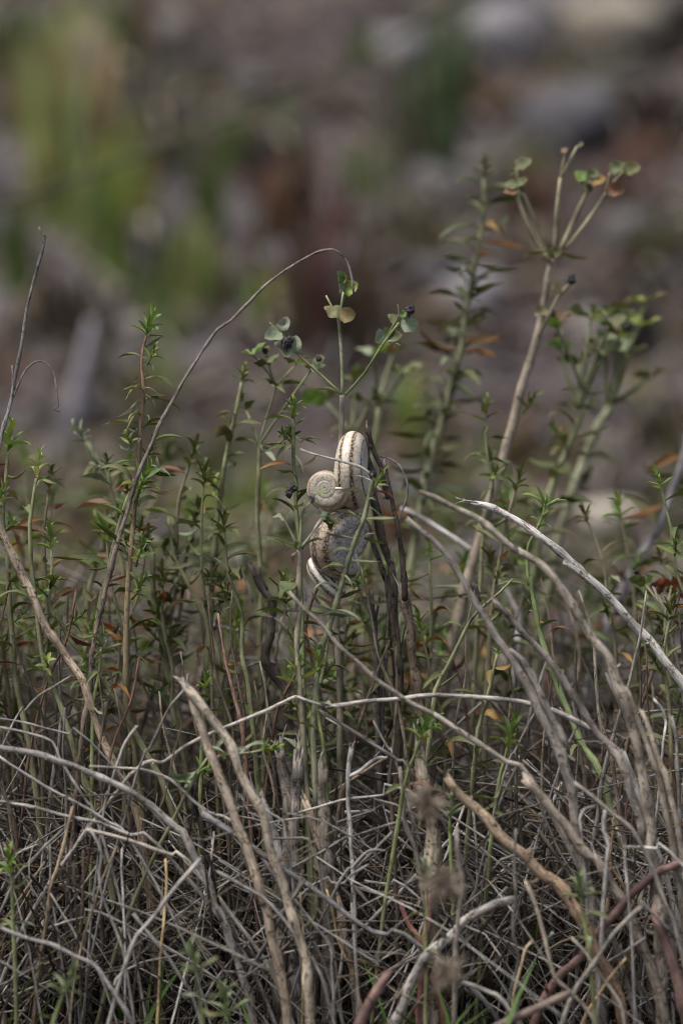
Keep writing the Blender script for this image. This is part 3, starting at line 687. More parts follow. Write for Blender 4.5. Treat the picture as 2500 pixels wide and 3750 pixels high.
for i, (p, off, w0, w1, c) in enumerate((
        (z8(0, 1000, 200, 1030, 400, 1080, 580, 1120, 760, 1190, 900, 1240), -.05, 18, 22, (.36, .335, .30)),
        (z8(0, 735, 150, 840, 300, 930, 480, 1020, 620, 1110, 760, 1230), -.045, 14, 17, (.38, .35, .32)),
        (z8(0, 570, 150, 600, 300, 650, 340, 740, 420, 880, 500, 1000, 560, 1110), -.04, 13, 18, (.33, .30, .27)),
        (z8(520, 795, 700, 805, 860, 820, 980, 870, 1080, 960, 1200, 1060, 1400, 1180), -.045, 14, 20, (.40, .37, .34)),
        (z8(1075, 275, 1060, 350, 990, 430, 920, 560, 860, 690, 800, 800), -.05, 13, 16, (.30, .28, .25)),
        (z8(780, 570, 720, 660, 690, 740, 660, 830, 620, 960, 590, 1100), -.04, 14, 12, (.36, .34, .31)),
        (z8(410, 275, 320, 330, 220, 390, 140, 480, 80, 540), -.02, 9, 10, (.40, .37, .33)),
        (z8(0, 520, 130, 540, 280, 580, 400, 610, 520, 650), -.03, 9, 11, (.36, .34, .31)),
        (z11(560, 150, 700, 190, 850, 230, 1000, 280, 1100, 310, 1190, 345), -.06, 20, 24, (.34, .30, .25)),
        (z11(0, 780, 150, 840, 360, 900, 500, 970, 620, 1030, 700, 1150, 780, 1270, 850, 1390), -.12, 22, 26, (.33, .305, .29)),
        (z11(330, 570, 400, 690, 460, 780, 520, 900, 600, 1000), -.06, 9, 11, (.42, .39, .36)),
        (z11(320, 780, 420, 740, 540, 710, 640, 680), -.06, 11, 12, (.33, .30, .28)),
        (z11(320, 240, 325, 370, 320, 500, 320, 570, 340, 640), -.05, 10, 9, (.42, .40, .37)),
        (z11(400, 150, 280, 270, 180, 380, 100, 470), -.05, 14, 18, (.30, .28, .25)),
        (z11(460, 30, 430, 150, 395, 290, 360, 420, 330, 520), -.055, 18, 22, (.28, .21, .14)),
        (z11(860, 700, 930, 790, 1010, 890, 1080, 980, 1150, 1090, 1220, 1200), -.10, 17, 20, (.37, .34, .315)),
        (z11(1270, 350, 1190, 440, 1090, 560, 1000, 680, 900, 800, 840, 900), -.12, 22, 24, (.33, .305, .28)),
        (z11(1060, 350, 1065, 480, 1055, 620, 1045, 760, 1030, 900), -.08, 10, 10, (.50, .37, .19)),
        (z11(740, 270, 690, 390, 640, 500, 600, 640, 560, 760, 520, 900, 480, 1100), -.08, 9, 11, (.33, .27, .18)),
        (z11(780, 280, 775, 400, 785, 550, 790, 700, 800, 850, 800, 940), -.06, 11, 9, (.42, .39, .37)),
        (z11(580, 150, 650, 300, 630, 420, 650, 560, 700, 700, 760, 850, 800, 1000), -.09, 12, 12, (.36, .34, .31)),
        (z12(0, 430, 130, 500, 290, 590, 380, 680, 470, 790, 560, 920, 640, 1060), -.09, 18, 20, (.37, .345, .32)),
        (z12(430, 530, 500, 620, 600, 750, 710, 890, 720, 1010), -.08, 14, 17, (.37, .345, .32)),
        (z12(260, 0, 330, 50, 410, 100, 430, 200, 450, 300), -.045, 14, 12, (.40, .37, .34)),
        (z12(1240, 690, 1100, 800, 1000, 960, 1050, 1000, 950, 970, 850, 870, 780, 790), -.07, 9, 14, (.36, .335, .31)),
        (z12(940, 480, 1000, 490, 1100, 505, 1190, 515), -.04, 11, 12, (.40, .38, .36)),
        (z12(950, 380, 850, 440, 800, 495, 720, 490, 610, 500), -.045, 12, 12, (.36, .34, .32)),
        (z12(1330, 180, 1240, 170, 1110, 140, 1080, 120), -.03, 12, 14, (.32, .30, .27)),
        (z12(1060, 290, 980, 285, 920, 320, 850, 400, 780, 470), -.05, 15, 17, (.33, .305, .28)),
        (z9(520, 1000, 640, 965, 780, 925, 900, 905, 1050, 890, 1200, 860), -.03, 11, 13, (.38, .36, .33)),
        (z9(750, 1065, 870, 1025, 1000, 985, 1130, 950), -.035, 10, 14, (.34, .31, .28)),
        (z9(340, 1168, 470, 1168, 570, 1170, 600, 1250, 640, 1370), -.05, 12, 12, (.33, .29, .24)),
        (z12(520, 560, 530, 700, 545, 850, 540, 1000), -.06, 8, 9, (.46, .34, .17)),
        (z12(690, 540, 730, 680, 760, 850, 820, 990, 880, 1140), -.06, 9, 9, (.44, .31, .15)),
        (z13(1190, 440, 1300, 440, 1400, 450, 1480, 470), -.10, 16, 18, (.38, .36, .33)),
        (z13(1195, 450, 1200, 560, 1210, 650, 1220, 740), -.10, 16, 18, (.36, .34, .31)),
        (z13(1000, 180, 940, 200, 910, 270, 920, 340), -.09, 18, 16, (.32, .30, .29)),
        (z13(1070, 210, 1060, 320, 1090, 420, 1080, 520), -.10, 22, 26, (.30, .28, .26)),
        (z13(880, 30, 980, 110, 1100, 210, 1240, 320, 1300, 430, 1380, 600, 1450, 800, 1530, 1000), -.11, 20, 26, (.29, .26, .22)),
        (z13(570, 680, 620, 800, 660, 920, 690, 1050, 720, 1180, 760, 1280, 880, 1400, 1000, 1540), -.12, 22, 24, (.38, .32, .24)),
        (z13(1200, 1150, 1100, 1270, 1030, 1380, 950, 1500), -.11, 11, 12, (.50, .37, .20)),
        (z13(860, 1020, 950, 1120, 1050, 1270, 1160, 1430, 1190, 1560), -.13, 16, 18, (.38, .33, .27)),
        (z13(1300, 820, 1150, 960, 1050, 1100, 960, 1230, 860, 1380), -.13, 24, 28, (.30, .27, .23)),
        (z13(600, 1040, 560, 1090, 540, 1180, 500, 1320, 480, 1450), -.11, 15, 14, (.42, .33, .22)),
        (z13(120, 340, 130, 500, 160, 680, 140, 850, 130, 980), -.14, 24, 26, (.24, .20, .17)),
        (z13(500, 330, 490, 550, 500, 750, 480, 950, 520, 1150, 470, 1350), -.13, 14, 16, (.30, .28, .24)),
        (z13(170, 1310, 260, 1340, 340, 1370, 420, 1420), -.13, 24, 26, (.38, .35, .31)),
        (z10(1400, 880, 1450, 940, 1470, 1030, 1455, 1120), -.02, 15, 12, (.42, .40, .37)),
        (z10(1130, 740, 1180, 870, 1240, 1000, 1270, 1110, 1310, 1250), -.02, 15, 16, (.25, .23, .22)),
        (z10(1250, 830, 1300, 980, 1360, 1130, 1410, 1280, 1450, 1400), -.09, 26, 40, (.34, .29, .22)),
        (z10(1330, 950, 1400, 1120, 1440, 1260, 1490, 1400), -.10, 22, 34, (.36, .30, .23)),
        (z10(1500, 1000, 1530, 1120, 1530, 1250, 1540, 1380), -.03, 22, 24, (.22, .20, .18)),
        (z10(930, 860, 945, 960, 960, 1050, 900, 1150), -.03, 9, 10, (.40, .39, .38)),
        (z10(710, 970, 660, 1060, 600, 1180, 540, 1310), -.04, 8, 10, (.40, .37, .33)),
        (z9(990, 425, 1040, 520, 1090, 610, 1130, 680), -.02, 10, 8, (.42, .40, .38)),
        (z9(1155, 740, 1170, 900, 1180, 1040, 1230, 1180, 1270, 1320), -.04, 24, 28, (.24, .205, .17)),
)):
    cn = 'golden' if c[2] < .6 * c[0] else ('light' if c[0] > .37 else ('grey' if c[0] > .29 else 'brownish'))
    dx, dy = abs(p[-1][0] - p[0][0]), abs(p[-1][1] - p[0][1])
    lab = '%s %s straw %s the dead tangle at the foot of the shrub' % ('thin' if w1 < 13 else ('broad' if w1 > 21 else 'slender'), cn, 'standing in' if dy > 2 * dx else ('sloping through' if dy > .5 * dx else 'lying across'))
    mg = sum(c) / 3; kk = R.uniform(.6, 1.08); c = tuple((x * .85 + mg * .1) * kk for x in c) if cn != 'golden' else c
    stalk(lab, p, off, w0 * .8, max(8, w1 * .72), c, tuple(x * .85 for x in c), group=lab.replace('straw', 'straws'), name='dry_straw', cat='straw', node=.018, wob=.1, sides=7, mat=SMOOTHBARK if i % 3 else BARK)
# bank: pale bleached stick and the long bent grass stem
def free_stalk(label, pts, tint, name, cat, sides=8, mat=None):
    S = smooth(pts, .02); return tag(MB().tube(S, sides, tint, node=.05, bulge=.15).build(name, mat or BARK, origin=S[0][:3]), label, cat)
gp = ground_hit(272, 1640)
free_stalk('pale bleached stick standing in the soil behind the leafy shoots', [(*(gp + Vector((.010, .01, .072))), .0018), (*(gp + Vector((.007, .004, .05))), .0042), (*(gp + Vector((.001, 0, .022))), .0058), (*(gp - Vector((.004, 0, .01))), .0066)], (.19, .18, .205), 'bleached_stick', 'stick')
S0 = [(*at(a, b, o), r) for a, b, o, r in ((-250, 860, .46, .0014), (0, 760, .46, .0014), (400, 610, .47, .0013), (800, 455, .48, .0012), (1150, 300, .5, .0011), (1550, 80, .5, .001), (1900, -120, .4, .001))]
S0 = [(*ground_hit(-600, 1200), .0032)] + S0
free_stalk('long green brown grass stem leaning across the bank', S0, (.05, .058, .026), 'grass_culm', 'grass', mat=GREENSTEM)

# ------------------------------------------------------------------ snails
def shell_mesh(r, W=1.95, turns=4.6, cR=.56, aR=.44, bR=.42, T=.55, seg=44, sec=30, flare=.0):
    V, A, F = [], [], []
    nu = int(turns * seg)
    for i in range(nu + 1):
        th = (i / seg) * 2 * math.pi
        rr = r * W ** ((th - turns * 2 * math.pi) / (2 * math.pi))
        lip = max(0, (i - nu + 5) / 5) * flare
        for j in range(sec + 1):
            ph = -math.pi + 2 * math.pi * j / sec
            rad = cR * rr + math.cos(ph) * aR * rr * (1 + lip)
            z = -T * rr + math.sin(ph) * bR * rr * (1 + lip) + T * r * .0
            k = 1 + .012 * mnoise.noise(Vector((th * 5, ph * 1.5, r * 900)))
            V.append((rad * k * math.cos(th), rad * k * math.sin(th), z)); A.append((th, ph, 0))
    m = sec + 1
    for i in range(nu):
        for j in range(sec):
            b = i * m + j
            F.append((b, b + m, b + m + 1, b + 1))
    return V, A, F

def snail(name, label, centre, r, axis, spin, mat, handed=1, scale=(1, 1, 1), **kw):
    """axis = where the apex points; spin turns the aperture about it"""
    V, A, F = shell_mesh(r, **kw)
    V = np.array(V); V[:, 0] *= handed
    lo, hi = V.min(0), V.max(0); V = (V - (lo + hi) / 2) * np.array(scale)
    Zax = Vector(axis).normalized(); q = Zax.to_track_quat('Z', 'Y').to_matrix() @ Matrix.Rotation(spin, 3, 'Z')
    root = empty(name, centre); M = np.array(q)
    W_ = V @ M.T
    me = bpy.data.meshes.new('shell'); me.from_pydata(W_.tolist(), [], F if handed > 0 else [f[::-1] for f in F])
    a1 = me.attributes.new('tuv', 'FLOAT_VECTOR', 'POINT'); a1.data.foreach_set('vector', np.array(A, np.float32).ravel())
    me.shade_smooth(); me.materials.append(mat)
    o = bpy.data.objects.new('shell', me); C.link(o); o.parent = root
    # rim of the mouth and the drawn-in body that closes it
    sec = kw.get('sec', 30); m = sec + 1
    ring = W_[-m:]
    mb = MB().tube(np.hstack([ring, np.full((m, 1), r * .035)]), 6, (.55, .50, .44), wob=.05)
    mb.build('mouth_rim', STONE, root)
    cen = ring.mean(0); n_ = np.cross(ring[5] - cen, ring[12] - cen); n_ /= np.linalg.norm(n_)
    back = (W_[-m * 4:-m * 3]).mean(0) - cen
    vv = np.vstack([ring * .93 + cen * .07 + back * .5, (ring * .5 + cen * .5) + back * .35, cen[None] + back * .3]); ff = []
    for j in range(sec):
        ff += [(j, j + 1, m + j + 1, m + j), (m + j, m + j + 1, 2 * m)]
    b2 = MB(); b2.add(vv, ff, np.zeros_like(vv), np.tile(np.array((.10, .085, .07)), (len(vv), 1))); b2.build('body', BUD, root)
    return tag(root, label, 'snail')

SH_WHITE = shellmat('banded_white_shell', (.50, .47, .40), (.22, .14, .07), 1.0, .7, ((.36, .15), (-.50, .13), (1.2, .07)))
SH_SMALL = shellmat('pale_spiral_shell', (.36, .325, .27), (.10, .075, .042), .6, .95, ((.35, .14), (1.0, .16)))
SH_MOTTLE = shellmat('mottled_brown_shell', (.40, .37, .34), (.040, .029, .022), .9, 1.0, ((.80, .20), (.02, .24), (-.7, .16)))
SH_BLACK = shellmat('black_banded_shell', (.72, .70, .64), (.10, .085, .06), 1.0, .3, ((-.30, .20), (.55, .13), (1.1, .12)))
snail('snail', 'tall white shelled snail with two dark dashed bands, seen edge on', at(1279, 1722, .0), .0178, (.985, -.17, .04), 1.35, SH_WHITE, T=.24, bR=.37, aR=.44, cR=.56, flare=.08)
snail('snail', 'small pale snail with its spiral turned outward, beside the tall white shell', at(1202, 1802, -.004), .0099, (-.25, -.95, .15), 2.6, SH_SMALL, T=.42, bR=.40, W=1.75)
snail('snail', 'largest snail, with a round mottled brown shell under the other two', at(1228, 1982, .004), .0167, (.62, -.76, -.08), 1.25, SH_MOTTLE, T=.42, bR=.46, flare=.04)
snail('snail', 'black and white banded snail tucked under the largest shell', at(1186, 2126, .012), .0118, (.72, -.1, .68), 1.6, SH_BLACK, T=.34, bR=.36)

# ------------------------------------------------------------------ spurge shoots
STEMG, STEMO, STEMR = (.195, .205, .110), (.195, .175, .110), (.17, .10, .07)

def shoot_root(label, pts, off, w0, w1, tint=STEMG, tint2=STEMO, group=None, node=.011, ground=True, name='spurge_shoot'):
    ctrl = path_px(pts, off, w0, w1, ground); S = smooth(ctrl, .004)
    sd_ = R.uniform(0, 99)
    for i in range(len(S)):
        v = mnoise.noise_vector(Vector((S[i][0] * 60, S[i][2] * 60, sd_))); S[i][:3] += np.array(v) * S[i][3] * .5
    base = Vector(S[-1][:3]); root = empty(name, base)
    MB().tube(S[::-1], 7, tint2, tint, wob=.05, node=node, bulge=.22).build('stem', GREENSTEM, root, base)
    tag(root, label, 'spurge', group)
    return root, S

def ray(root, pts, off, w0, w1, tint=STEMG):
    S = smooth(path_px(pts, off, w0, w1, False), .004)
    return MB().tube(S, 6, tint, wob=.05, node=.02, bulge=.1).build('branch', GREENSTEM, root, root.location)

def leaves_along(root, S, t0, t1, gap, lmin, lmax, pal, rng=R, el=(-.25, .55), dying=.08, meshes=LANCE, phase=None, sparse=0.0):
    """alternate leaves round the stem between arc lengths t0..t1 (metres from the tip)"""
    P = S[:, :3]; L = np.concatenate([[0], np.cumsum(np.linalg.norm(np.diff(P, axis=0), axis=1))])
    s = t0; az = phase if phase is not None else rng.uniform(0, 6.3)
    while s < min(t1, L[-1] - .004):
        i = min(int(np.searchsorted(L, s)), len(S) - 1)
        az += 2.4 + rng.uniform(-.35, .35)
        if rng.random() >= sparse:
            e = rng.uniform(*el)
            d = Vector((math.cos(az) * math.cos(e), math.sin(az) * math.cos(e), math.sin(e)))
            p = Vector(P[i]) + Vector((d.x, d.y, 0)) * S[i][3] * .8
            u = rng.random()
            c = DYING if u < dying else (PALE if u > .93 else pal)
            leaf(root, p, d, 1.34 * rng.uniform(lmin, lmax), CURL if rng.random() < .08 else meshes, c, rng)
        s += gap * rng.uniform(.6, 1.4)

def sprout(root, p, d, size, n=9, pal=FRESH, rng=R, stem=True):
    """small cluster of young leaves at the end of a short green stem"""
    d = Vector(d).normalized(); p = Vector(p); q = p + d * size * .9
    if stem:
        S = smooth([(*p, size * .06), (*(p + d * size * .5 + Vector((rng.uniform(-.1, .1) * size, 0, 0))), size * .055), (*q, size * .04)], size * .25)
        br = MB().tube(S, 5, (.12, .17, .045), wob=.05).build('branch', GREENSTEM, root, root.location)
    else: br = None
    a = Vector((1, 0, 0)).cross(d) if abs(d.x) < .8 else Vector((0, 1, 0)).cross(d)
    a.normalize(); b = d.cross(a); az = rng.uniform(0, 6)
    for i in range(n):
        t = i / max(1, n - 1); az += 2.4
        out = a * math.cos(az) + b * math.sin(az)
        spread = 1.15 - .95 * t
        dd = (d * (1 - spread * .55) + out * spread).normalized()
        leaf(root, p + d * size * (.25 + .65 * t), dd, size * rng.uniform(.62, .95) * (1 - .25 * t), YOUNG, pal, rng, up=d + out * -.2, parent=br)

def side_sprouts(root, S, t0, t1, n, size, pal=FRESH, rng=R):
    P = S[:, :3]; L = np.concatenate([[0], np.cumsum(np.linalg.norm(np.diff(P, axis=0), axis=1))])
    for _ in range(n):
        s = rng.uniform(t0, t1); i = min(int(np.searchsorted(L, s)), len(S) - 1)
        az = rng.uniform(0, 6.3)
        sprout(root, P[i], (math.cos(az) * .8, math.sin(az) * .8, rng.uniform(.5, 1.1)), size * rng.uniform(.7, 1.2), rng.randint(5, 9), pal, rng)

def tip(root, S, size, n=10, pal=FRESH):
    d = Vector(S[0][:3]) - Vector(S[2][:3]); sprout(root, Vector(S[0][:3]) - d.normalized() * size * .3, d, size, n, pal, stem=False)

# -- shoot in front of the shells, every leaf placed
r5, S5 = shoot_root('leafy spurge shoot slanting across the largest shell with a cut green tip', z1(955, 725, 930, 830, 900, 950, 840, 1190, 760, 1400, 700, 1560, 640, 1780, 570, 2000, 500, 2230, 455, 2400) + [(1185, 2360), (1160, 2480), (1145, 2640), (1150, 2800)], -.02, 17, 22, (.20, .215, .125), (.235, .225, .165))
for a, b, m, p in (((865, 905), (512, 888), LANCE, OLIVE), ((950, 880), (1245, 975), LANCE, DYING), ((800, 1245), (482, 1095), LANCE, OLIVE), ((880, 1065), (1105, 1262), LANCE, PALE),
                   ((865, 1215), (1235, 1205), LANCE, OLIVE), ((715, 1455), (355, 1395), LANCE, OLIVE), ((785, 1415), (1125, 1530), LANCE, GREY_GREEN), ((765, 1530), (985, 1372), LANCE, PALE),
                   ((735, 1595), (620, 1495), LANCE, GREY_GREEN), ((670, 1600), (395, 1650), LANCE, OLIVE), ((700, 1720), (1052, 1750), LANCE, OLIVE), ((620, 1800), (318, 1822), LANCE, GREY_GREEN),
                   ((580, 1930), (325, 1860), LANCE, DRYL), ((600, 1900), (712, 2062), LANCE, PALE), ((600, 2055), (935, 1975), LANCE, OLIVE), ((530, 2100), (185, 2030), LANCE, PALE),
                   ((525, 2100), (545, 1925), LANCE, PALE), ((460, 2330), (138, 2050), LANCE, OLIVE), ((515, 2310), (870, 2262), LANCE, OLIVE), ((810, 1130), (705, 1180), CURL, GREY_GREEN),
                   ((790, 1250), (705, 1390), LANCE, GREY_GREEN), ((680, 1820), (775, 1740), LANCE, PALE), ((900, 985), (1040, 985), CURL, PALE)):
    A_, B_ = z1(*a)[0], z1(*b)[0]; leaf_px(r5, A_, B_, -.022, m, p)
for a, b in (((600, 690), (735, 690)), ((560, 500), (660, 540))): leaf_px(r5, z7(900, 560)[0], z7(1135, 570)[0], -.022, LANCE, PALE)
sprout(r5, at(*z1(960, 860)[0], -.02), (.5, -.2, 1), .0072, 6)
leaf_px(r5, z1(955, 725)[0], z1(1000, 560)[0], -.02, CURL, DRYL)
# -- umbel shoot beside the largest shell
r4, S4 = shoot_root('spurge shoot with three forked rays rising beside the largest shell', z1(55, 1570, 58, 1700, 50, 1900, 40, 2150, 25, 2352) + z7(780, 500, 772, 590, 762, 700, 768, 800, 775, 900, 790, 1040), -.026, 21, 19, (.255, .215, .165), STEMG)
ray(r4, z1(60, 1560, 40, 1380, 30, 1200, 0, 1070), -.026, 12, 10); ray(r4, z1(62, 1550, 70, 1350, 85, 1170, 130, 1080, 195, 1000), -.027, 12, 8); ray(r4, z1(70, 1570, 150, 1470, 240, 1350, 345, 1215), -.028, 11, 9, (.21, .235, .16))
ray(r4, z7(775, 180, 740, 100, 690, 10), -.024, 10, 8)
for a, b, m, p in (((50, 1575), (-75, 1500), LANCE, DARK_GREEN), ((95, 1590), (392, 1445), LANCE, DARK_GREEN), ((40, 1590), (60, 1470), ROUND, DARK_GREEN), ((365, 1215), (505, 1130), ROUND, GREY_GREEN), ((375, 1225), (545, 1275), ROUND, GREY_GREEN),
                   ((385, 1230), (430, 1345), ROUND, DARK_GREEN), ((340, 1200), (300, 1080), ROUND, PALE), ((85, 1165), (312, 1140), LANCE, PALE), ((35, 1095), (130, 990), ROUND, GREY_GREEN), ((5, 1060), (-95, 960), LANCE, GREY_GREEN),
                   ((240, 905), (395, 880), ROUND, FRESH), ((30, 1620), (-30, 1780), CURL, DRYL)):
    leaf_px(r4, z1(*a)[0], z1(*b)[0], -.028, m, p)
for a, b, m, p in (((690, 5), (625, -10), ROUND, PALE), ((700, 0), (730, -60), LANCE, GREY_GREEN), ((700, 190), (580, 95), LANCE, GREY_GREEN), ((750, 370), (662, 455), ROUND, DARK_GREEN), ((775, 420), (720, 410), CURL, DYING), ((750, 545), (668, 562), CURL, DRYL), ((760, 700), (905, 730), LANCE, DYING), ((800, 650), (840, 710), LANCE, DYING), ((760, 165), (700, 190), LANCE, DARK_GREEN)):
    leaf_px(r4, z7(*a)[0], z7(*b)[0], -.026, m, p)
bud(r4, at(*z1(205, 955)[0], -.027), .0014, (.13, .11, .09), 'seed_capsule')
# -- umbel above the white shell
r6, S6 = shoot_root('three rayed spurge umbel with rounded bracts standing above the white shell', z3(790, 1035, 785, 1120, 780, 1270, 775, 1450) + [(1240, 1900), (1230, 2150), (1240, 2450)], .012, 18, 22, (.24, .205, .165), (.23, .215, .15))
ray(r6, z3(785, 1035, 640, 900, 490, 765, 400, 640, 325, 580), .01, 12, 8); ray(r6, z3(790, 1030, 785, 800, 765, 545), .012, 14, 12, (.25, .26, .17)); ray(r6, z3(770, 545, 785, 460, 797, 380), .012, 11, 10, (.22, .26, .13)); ray(r6, z3(765, 545, 725, 480, 685, 405), .012, 9, 7, (.22, .26, .13))
ray(r6, z3(810, 1035, 930, 900, 1050, 710, 1150, 580), .008, 12, 10, (.13, .17, .065)); ray(r6, z3(1050, 710, 1110, 600, 1150, 520, 1140, 460), .008, 7, 4, (.16, .17, .09))
for a, b, m, p in (((490, 762), (358, 705), ROUND, PALE), ((490, 762), (495, 660), ROUND, PALE), ((395, 638), (293, 680), ROUND, PALE), ((398, 630), (440, 542), ROUND, PALE), ((765, 545), (676, 478), ROUND, [(.15, .14, .055)]), ((770, 545), (875, 520), ROUND, [(.19, .13, .045)]),
                   ((800, 385), (888, 325), ROUND, FRESH), ((790, 378), (765, 330), ROUND, PALE), ((785, 315), (752, 250), ROUND, FRESH), ((790, 318), (818, 280), ROUND, FRESH), ((1045, 712), (1168, 715), LANCE, PALE), ((1045, 712), (1022, 615), ROUND, PALE),
                   ((1085, 680), (1172, 660), ROUND, DARK_GREEN), ((1085, 650), (1055, 605), ROUND, FRESH), ((1160, 588), (1278, 600), ROUND, PALE), ((1140, 578), (1083, 525), ROUND, GREY_GREEN), ((1165, 550), (1190, 495), ROUND, FRESH), ((770, 1035), (588, 1008), LANCE, GREY_GREEN), ((800, 1040), (830, 1048), LANCE, DRYL), ((495, 765), (560, 790), LANCE, PALE)):
    leaf_px(r6, z3(*a)[0], z3(*b)[0], .009, m, p, up=(R.uniform(-.3, .3), -1, .55) if m is ROUND else None)
for q, s in (((435, 715), .0017), ((1220, 500), .0016), ((460, 690), .0011)): bud(r6, at(*z3(*q)[0], .007), s, name='withered_bud')
leaf_px(r6, z3(745, 1310)[0], z3(715, 1300)[0], .012, ROUND, DRYL)
# -- leafy shoot beside it, fresh tip and black buds
r3, S3 = shoot_root('leafy spurge shoot with a fresh green crown between the umbel and the pale twig', z3(478, 1190, 480, 1300, 475, 1420, 482, 1568) + [(1085, 1790), (1082, 1850), (1092, 1960), (1098, 2150), (1110, 2500), (1110, 2750)], .002, 12, 19, (.14, .18, .075), (.20, .20, .125))
for a, b, m, p in (((470, 1200), (288, 1190), LANCE, GREY_GREEN), ((440, 1250), (425, 1370), LANCE, PALE), ((470, 1310), (270, 1365), LANCE, DARK_GREEN), ((465, 1345), (362, 1460), LANCE, PALE), ((470, 1350), (400, 1465), LANCE, DARK_GREEN), ((460, 1385), (298, 1388), LANCE, DARK_GREEN), ((500, 1320), (635, 1360), LANCE, PALE), ((500, 1380), (690, 1312), LANCE, GREY_GREEN),
                   ((490, 1300), (560, 1330), LANCE, GREY_GREEN), ((460, 1485), (262, 1505), LANCE, DYING), ((487, 1425), (545, 1550), LANCE, PALE), ((490, 1500), (640, 1430), LANCE, DARK_GREEN), ((470, 1560), (368, 1515), LANCE, DARK_GREEN), ((480, 1250), (560, 1180), LANCE, DARK_GREEN), ((475, 1240), (395, 1240), LANCE, DARK_GREEN)):
    leaf_px(r3, z3(*a)[0], z3(*b)[0], .0, m, p)
for a, b in (((1082, 1810), (955, 1808)), ((1082, 1815), (1130, 1790)), ((1085, 1890), (995, 1820)), ((1088, 1760), (1018, 1720)), ((1085, 1850), (1150, 1775)), ((1090, 2020), (965, 1960))): leaf_px(r3, a, b, .002, LANCE, DARK_GREEN)
tip(r3, S3, .008, 12, DARK_GREEN + FRESH); side_sprouts(r3, S3, .004, .014, 3, .006, DARK_GREEN + FRESH)
for q in ((1062, 1800), (1074, 1788), (1056, 1812)): bud(r3, at(*q, -.003), .0011, name='withered_bud')
# -- the tall shoot crossed by the bowed stem
r1, S1 = shoot_root('tall leafy spurge shoot with a tiny fresh crown, crossed by the bowed grey stem', z2(935, 840, 915, 920, 905, 1030, 915, 1180, 905, 1350, 895, 1500) + z6(890, 300, 870, 480, 850, 700, 835, 900, 820, 1100, 805, 1350, 800, 1568) + [(465, 2600), (500, 2800)], .004, 10, 23, (.23, .15, .10), STEMG)
for a, b, m, p in (((895, 1140), (800, 1245), LANCE, GREY_GREEN), ((930, 1110), (1132, 1165), LANCE, GREY_GREEN), ((920, 1165), (1042, 1255), LANCE, PALE), ((895, 1220), (742, 1375), LANCE, PALE), ((890, 1290), (805, 1455), LANCE, DARK_GREEN), ((930, 1240), (1168, 1310), LANCE, DARK_GREEN), ((930, 1210), (992, 1300), LANCE, DARK_GREEN), ((880, 1395), (662, 1400), LANCE, GREY_GREEN), ((915, 1350), (970, 1390), CURL, GREY_GREEN), ((915, 1430), (1085, 1350), LANCE, DARK_GREEN), ((880, 1080), (835, 1140), CURL, DYING)):
    leaf_px(r1, z2(*a)[0], z2(*b)[0], .002, m, p)
for a, b, m, p in (((950, 240), (1170, 165), LANCE, GREY_GREEN), ((880, 210), (732, 250), CURL, PALE), ((845, 335), (668, 402), LANCE, DARK_GREEN), ((845, 470), (617, 335), LANCE, GREY_GREEN), ((920, 370), (995, 252), LANCE, DARK_GREEN), ((800, 690), (568, 610), LANCE, GREY_GREEN), ((960, 515), (1165, 512), LANCE, DYING), ((830, 880), (596, 720), LANCE, DARK_GREEN), ((815, 965), (695, 825), LANCE, PALE), ((870, 760), (975, 720), CURL, DYING), ((1000, 300), (1020, 420), LANCE, PALE), ((905, 370), (1100, 420), LANCE, PALE), ((880, 640), (880, 740), LANCE, PALE)):
    leaf_px(r1, z6(*a)[0], z6(*b)[0], .0, m, p)
tip(r1, S1, .0105, 14, FRESH); leaves_along(r1, S1, .004, .075, .0036, .0055, .0095, DARK_GREEN + GREY_GREEN, dying=.07); 
for q, d, s in ((z2(940, 1020)[0], (.4, -.2, 1), .007), (z6(840, 250)[0], (-.3, -.3, 1), .006), (z6(870, 590)[0], (.35, -.3, 1), .013), (z6(870, 1000)[0], (.3, -.3, 1), .009), (z6(840, 1210)[0], (.5, -.3, .9), .009)): sprout(r1, at(*q, .0), d, s, 10)

def shoot(label, pts, off, w0, w1, gap=.0075, t0=.003, t1=.09, l=(.007, .012), pal=DARK_GREEN, crown=.008, sprouts=2, group=None, sparse=.1, dying=.09, tint=STEMG, tint2=STEMO, cpal=FRESH):
    r, S = shoot_root(label, pts, off, w0, w1, tint, tint2, group)
    k = (D0 + depth(off)) / D0
    leaves_along(r, S, t0, t1, gap, l[0] * k, l[1] * k, pal, sparse=sparse, dying=dying)
    if crown: tip(r, S, crown * k, 9, cpal)
    if sprouts: side_sprouts(r, S, .01, t1, sprouts, .0075 * k, cpal)
    return r, S

